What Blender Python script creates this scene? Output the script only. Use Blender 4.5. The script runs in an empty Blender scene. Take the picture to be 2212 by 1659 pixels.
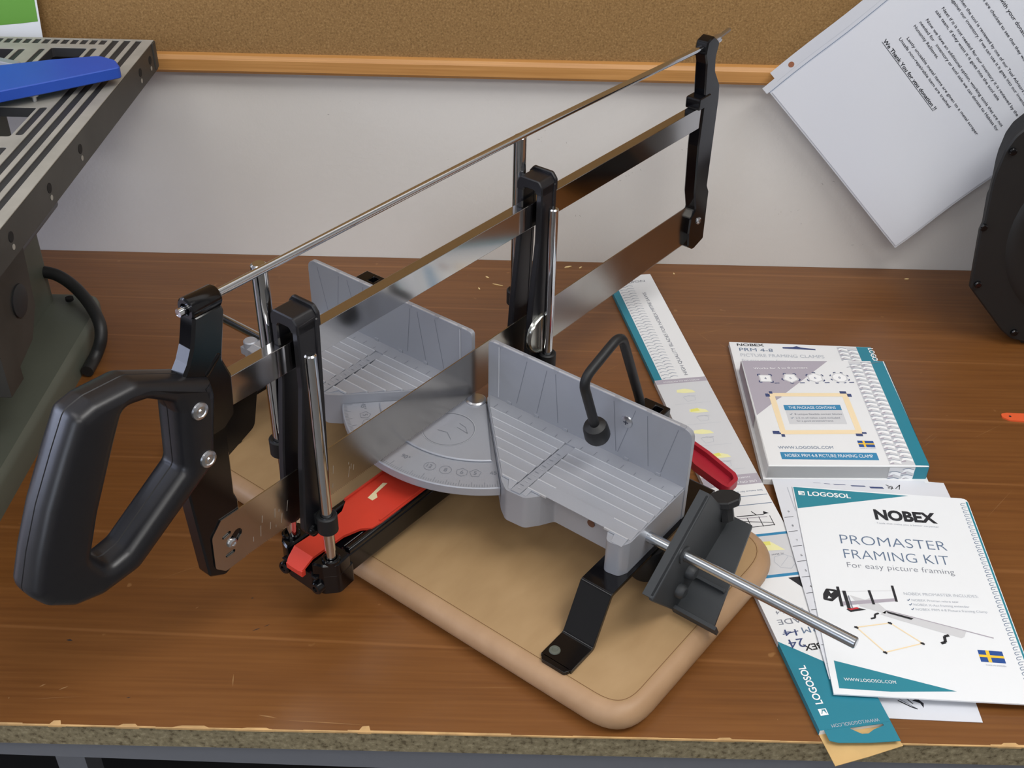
import bpy, bmesh, math, random
from mathutils import Vector, Matrix
random.seed(7)
SC = bpy.context.scene
COL = SC.collection

# ------------------------------------------------------------------ camera, world, lamps, exposure
cd = bpy.data.cameras.new('camera'); cam = bpy.data.objects.new('camera', cd); COL.objects.link(cam)
cd.sensor_width = 36.0; cd.lens = 39.76; cd.clip_start = 0.02; cd.clip_end = 50
PITCH, ROLL = 0.6195, 0.0224
fw = Vector((0, math.cos(PITCH), -math.sin(PITCH))); up0 = Vector((0, math.sin(PITCH), math.cos(PITCH))); r0 = Vector((1, 0, 0))
rt = math.cos(ROLL)*r0 + math.sin(ROLL)*up0; up = -math.sin(ROLL)*r0 + math.cos(ROLL)*up0
cam.matrix_world = Matrix(((rt.x, up.x, -fw.x, 0), (rt.y, up.y, -fw.y, 0), (rt.z, up.z, -fw.z, 0.63), (0, 0, 0, 1)))
SC.camera = cam

w = bpy.data.worlds.new('world'); SC.world = w; w.use_nodes = True
w.node_tree.nodes['Background'].inputs[0].default_value = (0.80, 0.86, 1.0, 1)
w.node_tree.nodes['Background'].inputs[1].default_value = 0.40

def area(name, loc, target, sx, sy, power, color):
    l = bpy.data.lights.new(name, 'AREA'); l.shape = 'RECTANGLE'; l.size = sx; l.size_y = sy; l.energy = power; l.color = color
    o = bpy.data.objects.new(name, l); COL.objects.link(o); o.location = loc
    o.rotation_euler = (Vector(target)-Vector(loc)).to_track_quat('-Z', 'Y').to_euler()
    return o
area('ceiling_lamp_right', (0.75, 0.20, 1.72), (0.45, 0.55, 0), 1.2, 0.5, 21, (1.0, 0.98, 0.95))
area('ceiling_lamp_left', (-0.85, 0.10, 1.72), (-0.5, 0.5, 0), 1.2, 0.4, 6, (1.0, 0.97, 0.94))
area('ceiling_lamp_behind', (0.1, -1.2, 1.72), (0.1, 0.9, 0), 1.6, 0.5, 20, (1.0, 0.98, 0.95))
area('front_fill_light', (-1.3, -2.1, 0.75), (-0.1, 0.6, 0.15), 1.7, 1.2, 26, (0.78, 0.86, 1.0))  # added cool fill to brighten the rod reflections; no known window here
area('window_light', (-2.15, 0.55, 0.65), (0, 0.6, 0.1), 0.9, 1.1, 22, (0.66, 0.74, 1.0))
vs = SC.view_settings
vs.view_transform = 'Standard'; vs.look = 'None'; vs.exposure = 0.0; vs.gamma = 1.0
vs.use_curve_mapping = False

# ------------------------------------------------------------------ materials
def lin(c):
    return tuple(((x/255)/12.92 if x/255 <= 0.04045 else (((x/255)+0.055)/1.055)**2.4) for x in c)
def mat(name, rgb, rough=0.5, metal=0.0, spec=0.5, bump=None, var=None, coat=0.0, alpha=None, rvar=None):
    """bump=(scale,strength,distance) var=(scale,amount,stretch) rvar=(scale,amount)"""
    m = bpy.data.materials.new(name); m.use_nodes = True
    nt = m.node_tree; b = nt.nodes['Principled BSDF']; c = lin(rgb)
    b.inputs['Base Color'].default_value = (*c, 1); b.inputs['Roughness'].default_value = rough
    b.inputs['Metallic'].default_value = metal; b.inputs['Specular IOR Level'].default_value = spec
    if coat: b.inputs['Coat Weight'].default_value = coat; b.inputs['Coat Roughness'].default_value = 0.12
    tc = None
    def coord(st=(1, 1, 1)):
        t = nt.nodes.new('ShaderNodeTexCoord'); mp = nt.nodes.new('ShaderNodeMapping')
        mp.inputs['Scale'].default_value = st; nt.links.new(t.outputs['Object'], mp.inputs['Vector']); return mp.outputs['Vector']
    if var:
        n = nt.nodes.new('ShaderNodeTexNoise'); n.inputs['Scale'].default_value = var[0]; n.inputs['Detail'].default_value = 6
        nt.links.new(coord(var[2] if len(var) > 2 else (1, 1, 1)), n.inputs['Vector'])
        r = nt.nodes.new('ShaderNodeValToRGB'); r.color_ramp.elements[0].position = 0.3; r.color_ramp.elements[1].position = 0.7
        r.color_ramp.elements[0].color = (*[x*(1-var[1]) for x in c], 1); r.color_ramp.elements[1].color = (*[min(1, x*(1+var[1])) for x in c], 1)
        nt.links.new(n.outputs['Fac'], r.inputs['Fac']); nt.links.new(r.outputs['Color'], b.inputs['Base Color'])
    if bump:
        n = nt.nodes.new('ShaderNodeTexNoise'); n.inputs['Scale'].default_value = bump[0]; n.inputs['Detail'].default_value = 3
        nt.links.new(coord(), n.inputs['Vector'])
        bp = nt.nodes.new('ShaderNodeBump'); bp.inputs['Strength'].default_value = bump[1]; bp.inputs['Distance'].default_value = bump[2]
        nt.links.new(n.outputs['Fac'], bp.inputs['Height']); nt.links.new(bp.outputs['Normal'], b.inputs['Normal'])
    if rvar:
        n = nt.nodes.new('ShaderNodeTexNoise'); n.inputs['Scale'].default_value = rvar[0]
        nt.links.new(coord(), n.inputs['Vector'])
        mr = nt.nodes.new('ShaderNodeMapRange'); mr.inputs['To Min'].default_value = rough-rvar[1]; mr.inputs['To Max'].default_value = rough+rvar[1]
        nt.links.new(n.outputs['Fac'], mr.inputs['Value']); nt.links.new(mr.outputs['Result'], b.inputs['Roughness'])
    return m

def wood_mat(name, dark, mid, light, sx, sy, rough, coat=0.0, streak=None, spec=0.5):
    m = bpy.data.materials.new(name); m.use_nodes = True
    nt = m.node_tree; b = nt.nodes['Principled BSDF']; N = nt.nodes.new; L = nt.links.new
    t = N('ShaderNodeTexCoord')
    def noise(scale, st, detail=6, dist=0.0):
        mp = N('ShaderNodeMapping'); mp.inputs['Scale'].default_value = st; L(t.outputs['Object'], mp.inputs['Vector'])
        n = N('ShaderNodeTexNoise'); n.inputs['Scale'].default_value = scale; n.inputs['Detail'].default_value = detail; n.inputs['Distortion'].default_value = dist
        L(mp.outputs['Vector'], n.inputs['Vector']); return n.outputs['Fac']
    broad = noise(1.0, (sx*0.35, sy*0.35, sy*.35), 4, 0.6); fine = noise(1.0, (sx*2.2, sy*4, sy*4), 8, 0.2)
    mx = N('ShaderNodeMath'); mx.operation = 'MULTIPLY_ADD'; mx.inputs[1].default_value = 0.62
    L(fine, mx.inputs[0])
    sc_ = N('ShaderNodeMath'); sc_.operation = 'MULTIPLY'; sc_.inputs[1].default_value = 0.38; L(broad, sc_.inputs[0]); L(sc_.outputs[0], mx.inputs[2])
    r = N('ShaderNodeValToRGB'); e = r.color_ramp.elements
    e[0].position = 0.36; e[0].color = (*lin(dark), 1); e[1].position = 0.66; e[1].color = (*lin(light), 1)
    k = e.new(0.5); k.color = (*lin(mid), 1)
    L(mx.outputs[0], r.inputs['Fac']); colour = r.outputs['Color']
    if streak:   # pale wavy growth lines and small scratches
        mp = N('ShaderNodeMapping'); mp.inputs['Scale'].default_value = (0.55, 5.5, 1); mp.inputs['Rotation'].default_value = (0, 0, 0.10); L(t.outputs['Object'], mp.inputs['Vector'])
        wv = N('ShaderNodeTexWave'); wv.bands_direction = 'Y'; wv.inputs['Scale'].default_value = 0.6; wv.inputs['Distortion'].default_value = 5.5
        wv.inputs['Detail'].default_value = 1.5; wv.inputs['Detail Scale'].default_value = 0.9; L(mp.outputs['Vector'], wv.inputs['Vector'])
        rr = N('ShaderNodeValToRGB'); rr.color_ramp.elements[0].position = 0.996; rr.color_ramp.elements[1].position = 1.0
        rr.color_ramp.elements[1].color = (0.42, 0.42, 0.42, 1); L(wv.outputs['Fac'], rr.inputs['Fac'])
        mixc = N('ShaderNodeMix'); mixc.data_type = 'RGBA'; L(rr.outputs['Color'], mixc.inputs['Factor']); L(colour, mixc.inputs['A'])
        mixc.inputs['B'].default_value = (*lin(streak), 1); colour = mixc.outputs['Result']
        sn = noise(1.0, (60, 60, 1), 2, 0); sr = N('ShaderNodeValToRGB'); sr.color_ramp.elements[0].position = 0.735; sr.color_ramp.elements[1].position = 0.77
        L(sn, sr.inputs['Fac']); m2 = N('ShaderNodeMix'); m2.data_type = 'RGBA'; L(sr.outputs['Color'], m2.inputs['Factor']); L(colour, m2.inputs['A'])
        m2.inputs['B'].default_value = (*lin((140, 98, 56)), 1); colour = m2.outputs['Result']
    L(colour, b.inputs['Base Color']); b.inputs['Roughness'].default_value = rough; b.inputs['Specular IOR Level'].default_value = spec
    if coat: b.inputs['Coat Weight'].default_value = coat; b.inputs['Coat Roughness'].default_value = 0.3
    bp = N('ShaderNodeBump'); bp.inputs['Strength'].default_value = 0.12; bp.inputs['Distance'].default_value = 0.0006
    L(fine, bp.inputs['Height']); L(bp.outputs['Normal'], b.inputs['Normal'])
    return m

def speckle_mat(name, cols, scale, rough, bump=0.0):
    m = bpy.data.materials.new(name); m.use_nodes = True
    nt = m.node_tree; b = nt.nodes['Principled BSDF']; N = nt.nodes.new; L = nt.links.new
    t = N('ShaderNodeTexCoord'); n = N('ShaderNodeTexNoise'); n.inputs['Scale'].default_value = scale; n.inputs['Detail'].default_value = 3; n.inputs['Roughness'].default_value = 0.65
    L(t.outputs['Object'], n.inputs['Vector']); r = N('ShaderNodeValToRGB'); e = r.color_ramp.elements
    e[0].position = 0.34; e[0].color = (*lin(cols[0]), 1); e[1].position = 0.66; e[1].color = (*lin(cols[-1]), 1)
    for i, c in enumerate(cols[1:-1]):
        k = e.new(0.34+0.32*(i+1)/(len(cols)-1)); k.color = (*lin(c), 1)
    L(n.outputs['Fac'], r.inputs['Fac']); L(r.outputs['Color'], b.inputs['Base Color']); b.inputs['Roughness'].default_value = rough
    b.inputs['Specular IOR Level'].default_value = 0.2
    if bump:
        bp = N('ShaderNodeBump'); bp.inputs['Strength'].default_value = bump; bp.inputs['Distance'].default_value = 0.0008
        L(n.outputs['Fac'], bp.inputs['Height']); L(bp.outputs['Normal'], b.inputs['Normal'])
    return m

M = {}
M['bench'] = wood_mat('bench_laminate', (104, 63, 27), (113, 70, 31), (122, 78, 37), 4, 75, 0.36, 0.14, (148, 100, 56), 0.5)
M['board'] = wood_mat('board_wood', (155, 125, 87), (162, 132, 93), (169, 139, 100), 10, 12, 0.5, 0.05)
M['board_edge'] = wood_mat('board_edge_wood', (158, 125, 92), (166, 133, 100), (174, 141, 108), 10, 12, 0.5)
M['board_line'] = mat('rim_line', (120, 84, 54), 0.7)
M['particle'] = speckle_mat('particle_board', [(92, 82, 62), (124, 114, 90), (132, 122, 97), (150, 140, 113)], 260, 0.8, 0.5)
M['edgeworn'] = mat('worn_edge', (196, 158, 106), 0.8, var=(60, 0.25))
M['scuff'] = mat('bench_scuff', (150, 112, 70), 0.6)
M['steelgrey'] = mat('grey_painted_steel', (104, 107, 114), 0.5)
M['wall'] = mat('wall_paint', (216, 213, 208), 0.75, bump=(220, 0.12, 0.002), var=(5, 0.025), spec=0.3)
M['wallmark'] = mat('wall_smudge', (150, 146, 140), 0.9)
M['cork'] = speckle_mat('cork', [(120, 92, 56), (138, 107, 67), (144, 112, 71), (160, 128, 84)], 520, 0.9, 0.4)
M['trimwood'] = wood_mat('trim_wood', (176, 124, 66), (188, 136, 76), (200, 148, 88), 4, 120, 0.45)
M['dark'] = mat('dark_void', (18, 18, 20), 0.8)
M['floor'] = mat('floor_grey', (120, 116, 110), 0.7)
M['ceil'] = mat('ceiling_white', (225, 224, 220), 0.9)
M['paper'] = mat('paper_white', (214, 217, 224), 0.75, spec=0.2)
M['gloss'] = mat('coated_paper', (232, 236, 240), 0.38, spec=0.4)
M['card'] = mat('coated_card', (228, 230, 232), 0.42, spec=0.4)
M['teal'] = mat('teal_print', (44, 132, 150), 0.4, spec=0.4)
M['tealbox'] = mat('teal_card', (40, 126, 146), 0.42, spec=0.4)
M['bluebar'] = mat('blue_print', (52, 132, 176), 0.42)
M['mauve'] = mat('mauve_print', (172, 166, 178), 0.45)
M['lgrey'] = mat('light_grey_print', (206, 208, 212), 0.45)
M['ink'] = mat('black_ink', (34, 36, 42), 0.5)
M['inkgrey'] = mat('grey_ink', (126, 130, 142), 0.5)
M['inkpale'] = mat('pale_ink', (178, 184, 194), 0.5)
M['inkblue'] = mat('blue_grey_ink', (96, 116, 144), 0.5)
M['inknavy'] = mat('navy_ink', (56, 70, 116), 0.5)
M['white'] = mat('white_print', (240, 242, 244), 0.45)
M['cream'] = mat('cream_print', (240, 220, 182), 0.45)
M['yellowp'] = mat('yellow_print', (226, 222, 120), 0.45)
M['paleyellow'] = mat('pale_yellow_print', (234, 232, 176), 0.45)
M['flagblue'] = mat('flag_blue', (36, 78, 148), 0.45)
M['flagyel'] = mat('flag_yellow', (246, 200, 60), 0.45)
M['redp'] = mat('red_print', (196, 50, 60), 0.45)
M['kraft'] = mat('kraft_inside', (206, 170, 112), 0.7, var=(40, 0.1))
M['film'] = mat('clear_film', (206, 209, 216), 0.3, spec=0.5, var=(14, 0.02))
M['green'] = mat('poster_green', (104, 160, 66), 0.4)
M['tealgreen'] = mat('poster_teal', (60, 150, 130), 0.4)
M['cast'] = mat('grey_cast_aluminium', (156, 159, 167), 0.40, 0.25, bump=(700, 0.10, 0.0004), rvar=(30, 0.06))
M['castmark'] = mat('cast_shadow_mark', (104, 108, 118), 0.5, 0.25)
M['inkgroove'] = mat('groove_dark_grey', (58, 62, 72), 0.7)  # plain dark grey for the groove line and the screw slot
M['castline'] = mat('cast_fine_line', (124, 128, 137), 0.5, 0.25)
M['castlite'] = mat('cast_highlight_and_wear', (190, 193, 199), 0.36, 0.3)  # lighter tone: painted highlight on the bed ribs, wear on the fence top
M['black'] = mat('black_gloss_paint', (8, 8, 11), 0.14, spec=0.42)
M['plastic'] = mat('black_satin_plastic', (22, 22, 26), 0.36, spec=0.5, bump=(900, 0.08, 0.0003))
M['rubber'] = mat('black_rubber', (24, 25, 27), 0.5, spec=0.4)
M['darkplastic'] = mat('charcoal_plastic', (48, 51, 54), 0.5, spec=0.4, bump=(600, 0.08, 0.0003))
M['chrome'] = mat('chrome', (206, 208, 212), 0.09, 1.0)
M['steelrod'] = mat('zinc_rod', (196, 202, 208), 0.22, 1.0, rvar=(40, 0.06))
M['blade'] = mat('blade_steel', (178, 174, 168), 0.21, 1.0, var=(18, 0.06), rvar=(25, 0.06))
M['bladescuff'] = mat('blade_scuff', (186, 182, 174), 0.5, 0.6)
M['bar'] = mat('polished_bar_steel', (190, 188, 186), 0.10, 1.0, rvar=(16, 0.03))
M['screw'] = mat('nickel_screw', (200, 202, 206), 0.28, 1.0)
M['clip'] = mat('spring_steel', (186, 188, 182), 0.2, 1.0)
M['red'] = mat('red_paint', (196, 58, 42), 0.36, var=(30, 0.08))
M['redplastic'] = mat('red_plastic', (160, 34, 50), 0.36)
M['paintworn'] = mat('worn_cream_paint', (214, 200, 160), 0.6)
M['hole'] = mat('punch_hole_trim', (150, 96, 70), 0.6)
M['brownhole'] = mat('brown_hole', (96, 62, 44), 0.7)
M['machinegrey'] = mat('olive_grey_cast', (86, 90, 80), 0.5, bump=(80, 0.1, 0.0015), var=(9, 0.1))
M['tabletopdark'] = mat('dark_groove_iron', (44, 45, 48), 0.6, var=(25, 0.15))
M['tabletoplight'] = mat('machined_iron', (162, 159, 151), 0.5, 0.1, var=(35, 0.12))
M['tableside'] = mat('dark_iron_side', (58, 57, 54), 0.5, var=(22, 0.25))
M['blueplastic'] = mat('blue_plastic', (38, 78, 176), 0.42, var=(20, 0.05))
M['orange'] = mat('orange_plastic', (220, 92, 48), 0.5)
M['cordblack'] = mat('black_cord', (30, 31, 32), 0.5)
M['blackmachine'] = mat('black_wrinkle_paint', (20, 20, 20), 0.55, bump=(350, 0.15, 0.0006))
M['crumb'] = mat('wood_chip', (232, 206, 150), 0.8)

# ------------------------------------------------------------------ mesh helpers (millimetres in, metres out)
def fillet(poly, r, n=5, only=None):
    out = []; L = len(poly)
    for i, p in enumerate(poly):
        p = Vector(p); a = Vector(poly[i-1]); b = Vector(poly[(i+1) % L]); ri = r[i] if isinstance(r, (list, tuple)) else r
        if ri <= 0 or (only and i not in only): out.append(tuple(p)); continue
        d1 = (a-p); d2 = (b-p); l1, l2 = d1.length, d2.length; d1.normalize(); d2.normalize()
        c = max(-0.9999, min(0.9999, d1.dot(d2))); ang = math.acos(c)
        if ang > 3.05: out.append(tuple(p)); continue
        t = min(ri/math.tan(ang/2), l1*0.48, l2*0.48)
        s, e = p+d1*t, p+d2*t
        for k in range(n+1):
            f = k/n; q = s*(1-f)**2+p*2*f*(1-f)+e*f**2; out.append((q.x, q.y))
    return out
def area2(poly): return sum(poly[i-1][0]*poly[i][1]-poly[i][0]*poly[i-1][1] for i in range(len(poly)))/2
def ccw(poly): return list(poly) if area2(poly) > 0 else list(poly)[::-1]
def inset(poly, d):
    """poly ccw; positive d moves inwards"""
    out = []; L = len(poly)
    for i in range(L):
        a, p, b = Vector(poly[i-1]), Vector(poly[i]), Vector(poly[(i+1) % L])
        e1 = (p-a).normalized(); e2 = (b-p).normalized(); n1 = Vector((-e1.y, e1.x)); n2 = Vector((-e2.y, e2.x))
        m = n1+n2
        if m.length < 1e-6: m = n1
        m.normalize(); k = d/max(0.45, m.dot(n1)); out.append((p.x+m.x*k, p.y+m.y*k))
    return out
def fill(loops):
    bm = bmesh.new(); idx = 0; edges = []
    lay = bm.verts.layers.int.new('i')
    for lp in loops:
        vs_ = []
        for p in lp:
            v = bm.verts.new((p[0], p[1], 0)); v[lay] = idx; idx += 1; vs_.append(v)
        for i in range(len(vs_)): edges.append(bm.edges.new((vs_[i-1], vs_[i])))
    bmesh.ops.triangle_fill(bm, use_beauty=True, use_dissolve=False, edges=edges, normal=(0, 0, 1))
    fs = [[v[lay] for v in f.verts] for f in bm.faces]; bm.free(); return fs
AX = {'xy': lambda a, b, t: (a, b, t), 'xz': lambda a, b, t: (a, t, b), 'yz': lambda a, b, t: (t, a, b)}

class G:
    def __init__(s, fn=None): s.V = []; s.F = []; s.I = []; s.fn = fn
    def v(s, p): s.V.append(s.fn(*p) if s.fn else tuple(p)); return len(s.V)-1
    def f(s, ids, m=0): s.F.append(list(ids)); s.I.append(m)
    def layers(s, loops_at, plane, m=0, closed=True):
        """loops_at: list of (t, [loop,...]); same topology each; caps at both ends"""
        pl = AX[plane]; rings = []
        for t, loops in loops_at: rings.append([[s.v(pl(a, b, t)) for a, b in lp] for lp in loops])
        for r0_, r1_ in zip(rings, rings[1:]):
            for la, lb in zip(r0_, r1_):
                n = len(la)
                for i in range(n): s.f((la[i-1], la[i], lb[i], lb[i-1]), m)
        if closed:
            for ring, (t, loops) in ((rings[0], loops_at[0]), (rings[-1], loops_at[-1])):
                flat = [i for lp in ring for i in lp]
                if len(loops) == 1 and len(loops[0]) <= 4: s.f(flat, m)
                else:
                    for tri in fill(loops): s.f([flat[i] for i in tri], m)
        return s
    def prism(s, poly, plane, a, b, holes=(), m=0, ch=0):
        o = ccw(poly); hs = [ccw(h) for h in holes]
        if ch:
            oi = inset(o, ch); hi = [inset(h, -ch) for h in hs]
            return s.layers([(a, [oi]+hi), (a+ch, [o]+hs), (b-ch, [o]+hs), (b, [oi]+hi)], plane, m)
        return s.layers([(a, [o]+hs), (b, [o]+hs)], plane, m)
    def pillow(s, poly, plane, prof, holes=(), m=0):
        o = ccw(poly); hs = [ccw(h) for h in holes]
        return s.layers([(t, [inset(o, d)]+[inset(h, -d) for h in hs]) for t, d in prof], plane, m)
    def box(s, x0, x1, y0, y1, z0, z1, m=0, ch=0):
        return s.prism([(x0, y0), (x1, y0), (x1, y1), (x0, y1)], 'xy', z0, z1, m=m, ch=ch)
    def lathe(s, c, axis, prof, n=24, m=0):
        """prof: (r,h) along axis from centre c"""
        a = Vector(axis).normalized(); x = a.orthogonal().normalized(); y = a.cross(x); c = Vector(c); rings = []
        for r, h in prof:
            if r < 1e-6: rings.append([s.v(c+a*h)])
            else: rings.append([s.v(c+a*h+(x*math.cos(2*math.pi*i/n)+y*math.sin(2*math.pi*i/n))*r) for i in range(n)])
        for A, B in zip(rings, rings[1:]):
            for i in range(n):
                if len(A) == 1 and len(B) == 1: continue
                if len(A) == 1: s.f((A[0], B[i], B[i-1]), m)
                elif len(B) == 1: s.f((A[i-1], A[i], B[0]), m)
                else: s.f((A[i-1], A[i], B[i], B[i-1]), m)
        return s
    def rod(s, p, q, r, ch=0.6, n=20, m=0):
        p, q = Vector(p), Vector(q); L = (q-p).length
        return s.lathe(p, q-p, [(0, 0), (r-ch, 0), (r, ch), (r, L-ch), (r-ch, L), (0, L)], n, m)
    def tube(s, pts, r, n=12, m=0, closed=False):
        P = [Vector(p) for p in pts]; rings = []; N = None
        for i, p in enumerate(P):
            if closed: t = (P[(i+1) % len(P)]-P[i-1]).normalized()
            else: t = (P[min(i+1, len(P)-1)]-P[max(i-1, 0)]).normalized()
            if N is None: N = t.orthogonal().normalized()
            N = (N-t*N.dot(t)).normalized(); B = t.cross(N)
            rr = r[i] if isinstance(r, (list, tuple)) else r
            rings.append([s.v(p+(N*math.cos(2*math.pi*k/n)+B*math.sin(2*math.pi*k/n))*rr) for k in range(n)])
        pairs = list(zip(rings, rings[1:]))+([(rings[-1], rings[0])] if closed else [])
        for A, B_ in pairs:
            for k in range(n): s.f((A[k-1], A[k], B_[k], B_[k-1]), m)
        if not closed: s.f(rings[0], m); s.f(rings[-1], m)
        return s
    def obj(s, name, mats, parent=None, smooth=35, bevel=0, seg=2):
        if not isinstance(mats, (list, tuple)): mats = [mats]
        me = bpy.data.meshes.new(name)
        me.from_pydata([(a*.001, b*.001, c*.001) for a, b, c in s.V], [], s.F)
        for m_ in mats: me.materials.append(m_)
        for p, i in zip(me.polygons, s.I): p.material_index = i
        bm = bmesh.new(); bm.from_mesh(me); bmesh.ops.recalc_face_normals(bm, faces=bm.faces); bm.to_mesh(me); bm.free()
        if smooth:
            for p in me.polygons: p.use_smooth = True
            me.set_sharp_from_angle(angle=math.radians(smooth))
        me.update()
        o = bpy.data.objects.new(name, me); COL.objects.link(o)
        if parent: o.parent = parent
        if bevel:
            b = o.modifiers.new('bevel', 'BEVEL'); b.width = bevel*.001; b.segments = seg; b.limit_method = 'ANGLE'; b.angle_limit = math.radians(38)
            b.use_clamp_overlap = True; b.harden_normals = False
        return o

def bez(pts, n=6):
    """smooth curve through points (Catmull-Rom)"""
    P = [Vector(p) for p in pts]; out = []
    for i in range(len(P)-1):
        a, b, c, d = P[max(i-1, 0)], P[i], P[i+1], P[min(i+2, len(P)-1)]
        for k in range(n):
            t = k/n; out.append(0.5*((2*b)+(c-a)*t+(2*a-5*b+4*c-d)*t*t+(3*b-a-3*c+d)*t**3))
    out.append(P[-1]); return out
def rounded_path(pts, r, n=5):
    P = [Vector(p) for p in pts]; out = [P[0]]
    for i in range(1, len(P)-1):
        a, p, b = P[i-1], P[i], P[i+1]; d1 = (a-p).normalized(); d2 = (b-p).normalized()
        s, e = p+d1*r, p+d2*r
        for k in range(n+1):
            f = k/n; out.append(s*(1-f)**2+p*2*f*(1-f)+e*f**2)
    out.append(P[-1]); return out
def empty(name, loc, label, cat, rz=0.0, group=None):
    o = bpy.data.objects.new(name, None); COL.objects.link(o); o.location = [c*.001 for c in loc]; o.rotation_euler = (0, 0, rz)
    o.empty_display_size = 0.02
    return tag(o, label, cat, group)
def tag(o, label, cat, group=None):
    o['label'] = label; o['category'] = cat
    if group: o['group'] = group
    return o
def struct(o): o['kind'] = 'structure'; return o

# ---- lettering: the built-in font turned into flat polygons
_TX = {}
def glyphs(txt, bold=0.0):
    key = (txt, bold)
    if key in _TX: return _TX[key]
    c = bpy.data.curves.new('t', 'FONT'); c.body = txt; c.size = 1.0; c.resolution_u = 4; c.offset = bold
    o = bpy.data.objects.new('t', c); COL.objects.link(o); bpy.context.view_layer.update()
    me = bpy.data.meshes.new_from_object(o)
    vs_ = [(v.co.x, v.co.y) for v in me.vertices]; fs = [list(p.vertices) for p in me.polygons]
    bpy.data.objects.remove(o); bpy.data.curves.remove(c); bpy.data.meshes.remove(me)
    _TX[key] = (vs_, fs); return _TX[key]
_capv = glyphs('H')[0]; CAP = max(y for x, y in _capv)

class Print:
    """flat artwork on a sheet: local mm coordinates -> fn(x, y, height)"""
    def __init__(s, g, fn, mats, h0=0.0, dh=0.05): s.g = g; s.fn = fn; s.mats = mats; s.h = h0; s.dh = dh
    def mi(s, key):
        if M[key] not in s.mats: s.mats.append(M[key])
        return s.mats.index(M[key])
    def poly(s, pts, key, layer=1):
        ids = [s.g.v(s.fn(x, y, s.h+s.dh*layer)) for x, y in ccw(pts)]
        if len(ids) <= 4: s.g.f(ids, s.mi(key))
        else:
            for t in fill([ccw(pts)]): s.g.f([ids[i] for i in t], s.mi(key))
    def rect(s, x0, y0, x1, y1, key, layer=1): s.poly([(x0, y0), (x1, y0), (x1, y1), (x0, y1)], key, layer)
    def line(s, p, q, wd, key, layer=2):
        p, q = Vector(p), Vector(q); d = (q-p).normalized(); n = Vector((-d.y, d.x))*wd/2
        s.poly([p+n, p-n, q-n, q+n], key, layer)
    def path(s, pts, wd, key, layer=2):
        for a, b in zip(pts, pts[1:]): s.line(a, b, wd, key, layer)
    def disc(s, c, r, key, layer=2, n=16, ry=None):
        s.poly([(c[0]+r*math.cos(6.2832*i/n), c[1]+(ry or r)*math.sin(6.2832*i/n)) for i in range(n)], key, layer)
    def text(s, txt, p, width, cap, key, layer=3, xd=(1, 0), yd=None, bold=0.0, skew=0.0):
        vs_, fs = glyphs(txt, bold); xd = Vector(xd).normalized(); yd = Vector(yd) if yd else Vector((-xd.y, xd.x))
        x0 = min(v[0] for v in vs_); x1 = max(v[0] for v in vs_); k = cap/CAP; kx = width/(x1-x0) if width else k
        ids = []
        for x, y in vs_:
            q = Vector(p)+xd*((x-x0)*kx)+yd*(y*k); ids.append(s.g.v(s.fn(q.x, q.y, s.h+s.dh*layer)))
        m = s.mi(key)
        for f in fs: s.g.f([ids[i] for i in f], m)
def frame2(ox, oy, ang, z0=0.0, kx=0.0, ky=0.0):
    c, sn = math.cos(ang), math.sin(ang)
    return lambda x, y, h: (ox+c*x-sn*y, oy+sn*x+c*y, z0+kx*x+ky*y+h)

# ------------------------------------------------------------------ the room
YW = 1125.2
g = G(); g.box(-2400, 2600, YW, YW+120, -880, 1780)
random.seed(11)                                                # scuffs on the paint
for cx, cz, n, sp in ((120, 105, 9, 14), (165, 140, 6, 20), (40, 150, 5, 20), (-60, 110, 5, 18), (-190, 170, 3, 30), (300, 60, 7, 18), (390, 40, 4, 20), (350, 100, 5, 22), (60, 60, 5, 25)):
    for k in range(n):
        x = cx+random.uniform(-sp, sp); z = cz+random.uniform(-sp*.6, sp*.6); a = random.uniform(0, 3.1); L = random.uniform(0.6, 3.0)
        g.f([g.v((x+dx, YW-0.1, z+dz)) for dx, dz in ((0, 0), (L*math.cos(a), L*math.sin(a)), (L*math.cos(a)+.2, L*math.sin(a)+.35), (.2, .35))], 1)
wall_back = struct(g.obj('wall_back', [M['wall'], M['wallmark']], smooth=0))
g = G(); g.box(-2520, -2400, -2200, YW, -880, 1780); struct(g.obj('wall_left', M['wall'], smooth=0))
g = G(); g.box(2600, 2720, -2200, YW, -880, 1780); struct(g.obj('wall_right', M['wall'], smooth=0))
g = G(); g.box(-2520, 2720, -2320, -2200, -880, 1780); struct(g.obj('wall_front', M['wall'], smooth=0))
g = G(); g.box(-2520, 2720, -2320, YW+120, -960, -880); struct(g.obj('floor', M['floor'], smooth=0))
g = G(); g.box(-2520, 2720, -2320, YW+120, 1780, 1840); struct(g.obj('ceiling', M['ceil'], smooth=0))

# workbench
TX0, TX1, TY0, TY1 = -1250, 1250, 479, 1124.5
bench = empty('workbench', (0, 800, -880), 'brown wood grain workbench with a worn particle board front edge', 'workbench')
def W2(z): return lambda x, y, zz: (x, y-800, zz+880)
g = G(W2(0)); g.box(TX0, TX1, TY0+0.8, TY1, -21, -1.2); g.obj('tabletop_core', M['particle'], bench, smooth=0)
g = G(W2(0)); g.box(TX0, TX1, TY0, TY1, -1.2, 0)
random.seed(21)
def scratch(x, y, a, L, wd, m):
    c, sn = math.cos(a), math.sin(a); g.f([g.v((x+c*p-sn*q, y+sn*p+c*q, 0.03)) for p, q in ((-L/2, -wd*.3), (0, -wd/2), (L/2, 0), (0, wd/2))], m)
for k in range(70): scratch(random.uniform(-420, 440), random.uniform(485, 1100), random.uniform(0, 3.14), random.uniform(1, 6), random.uniform(.25, .9), 1)
for k in range(26): scratch(random.uniform(-420, 440), random.uniform(485, 1100), random.uniform(-.5, .9), random.uniform(15, 60), .22, 1)
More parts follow.
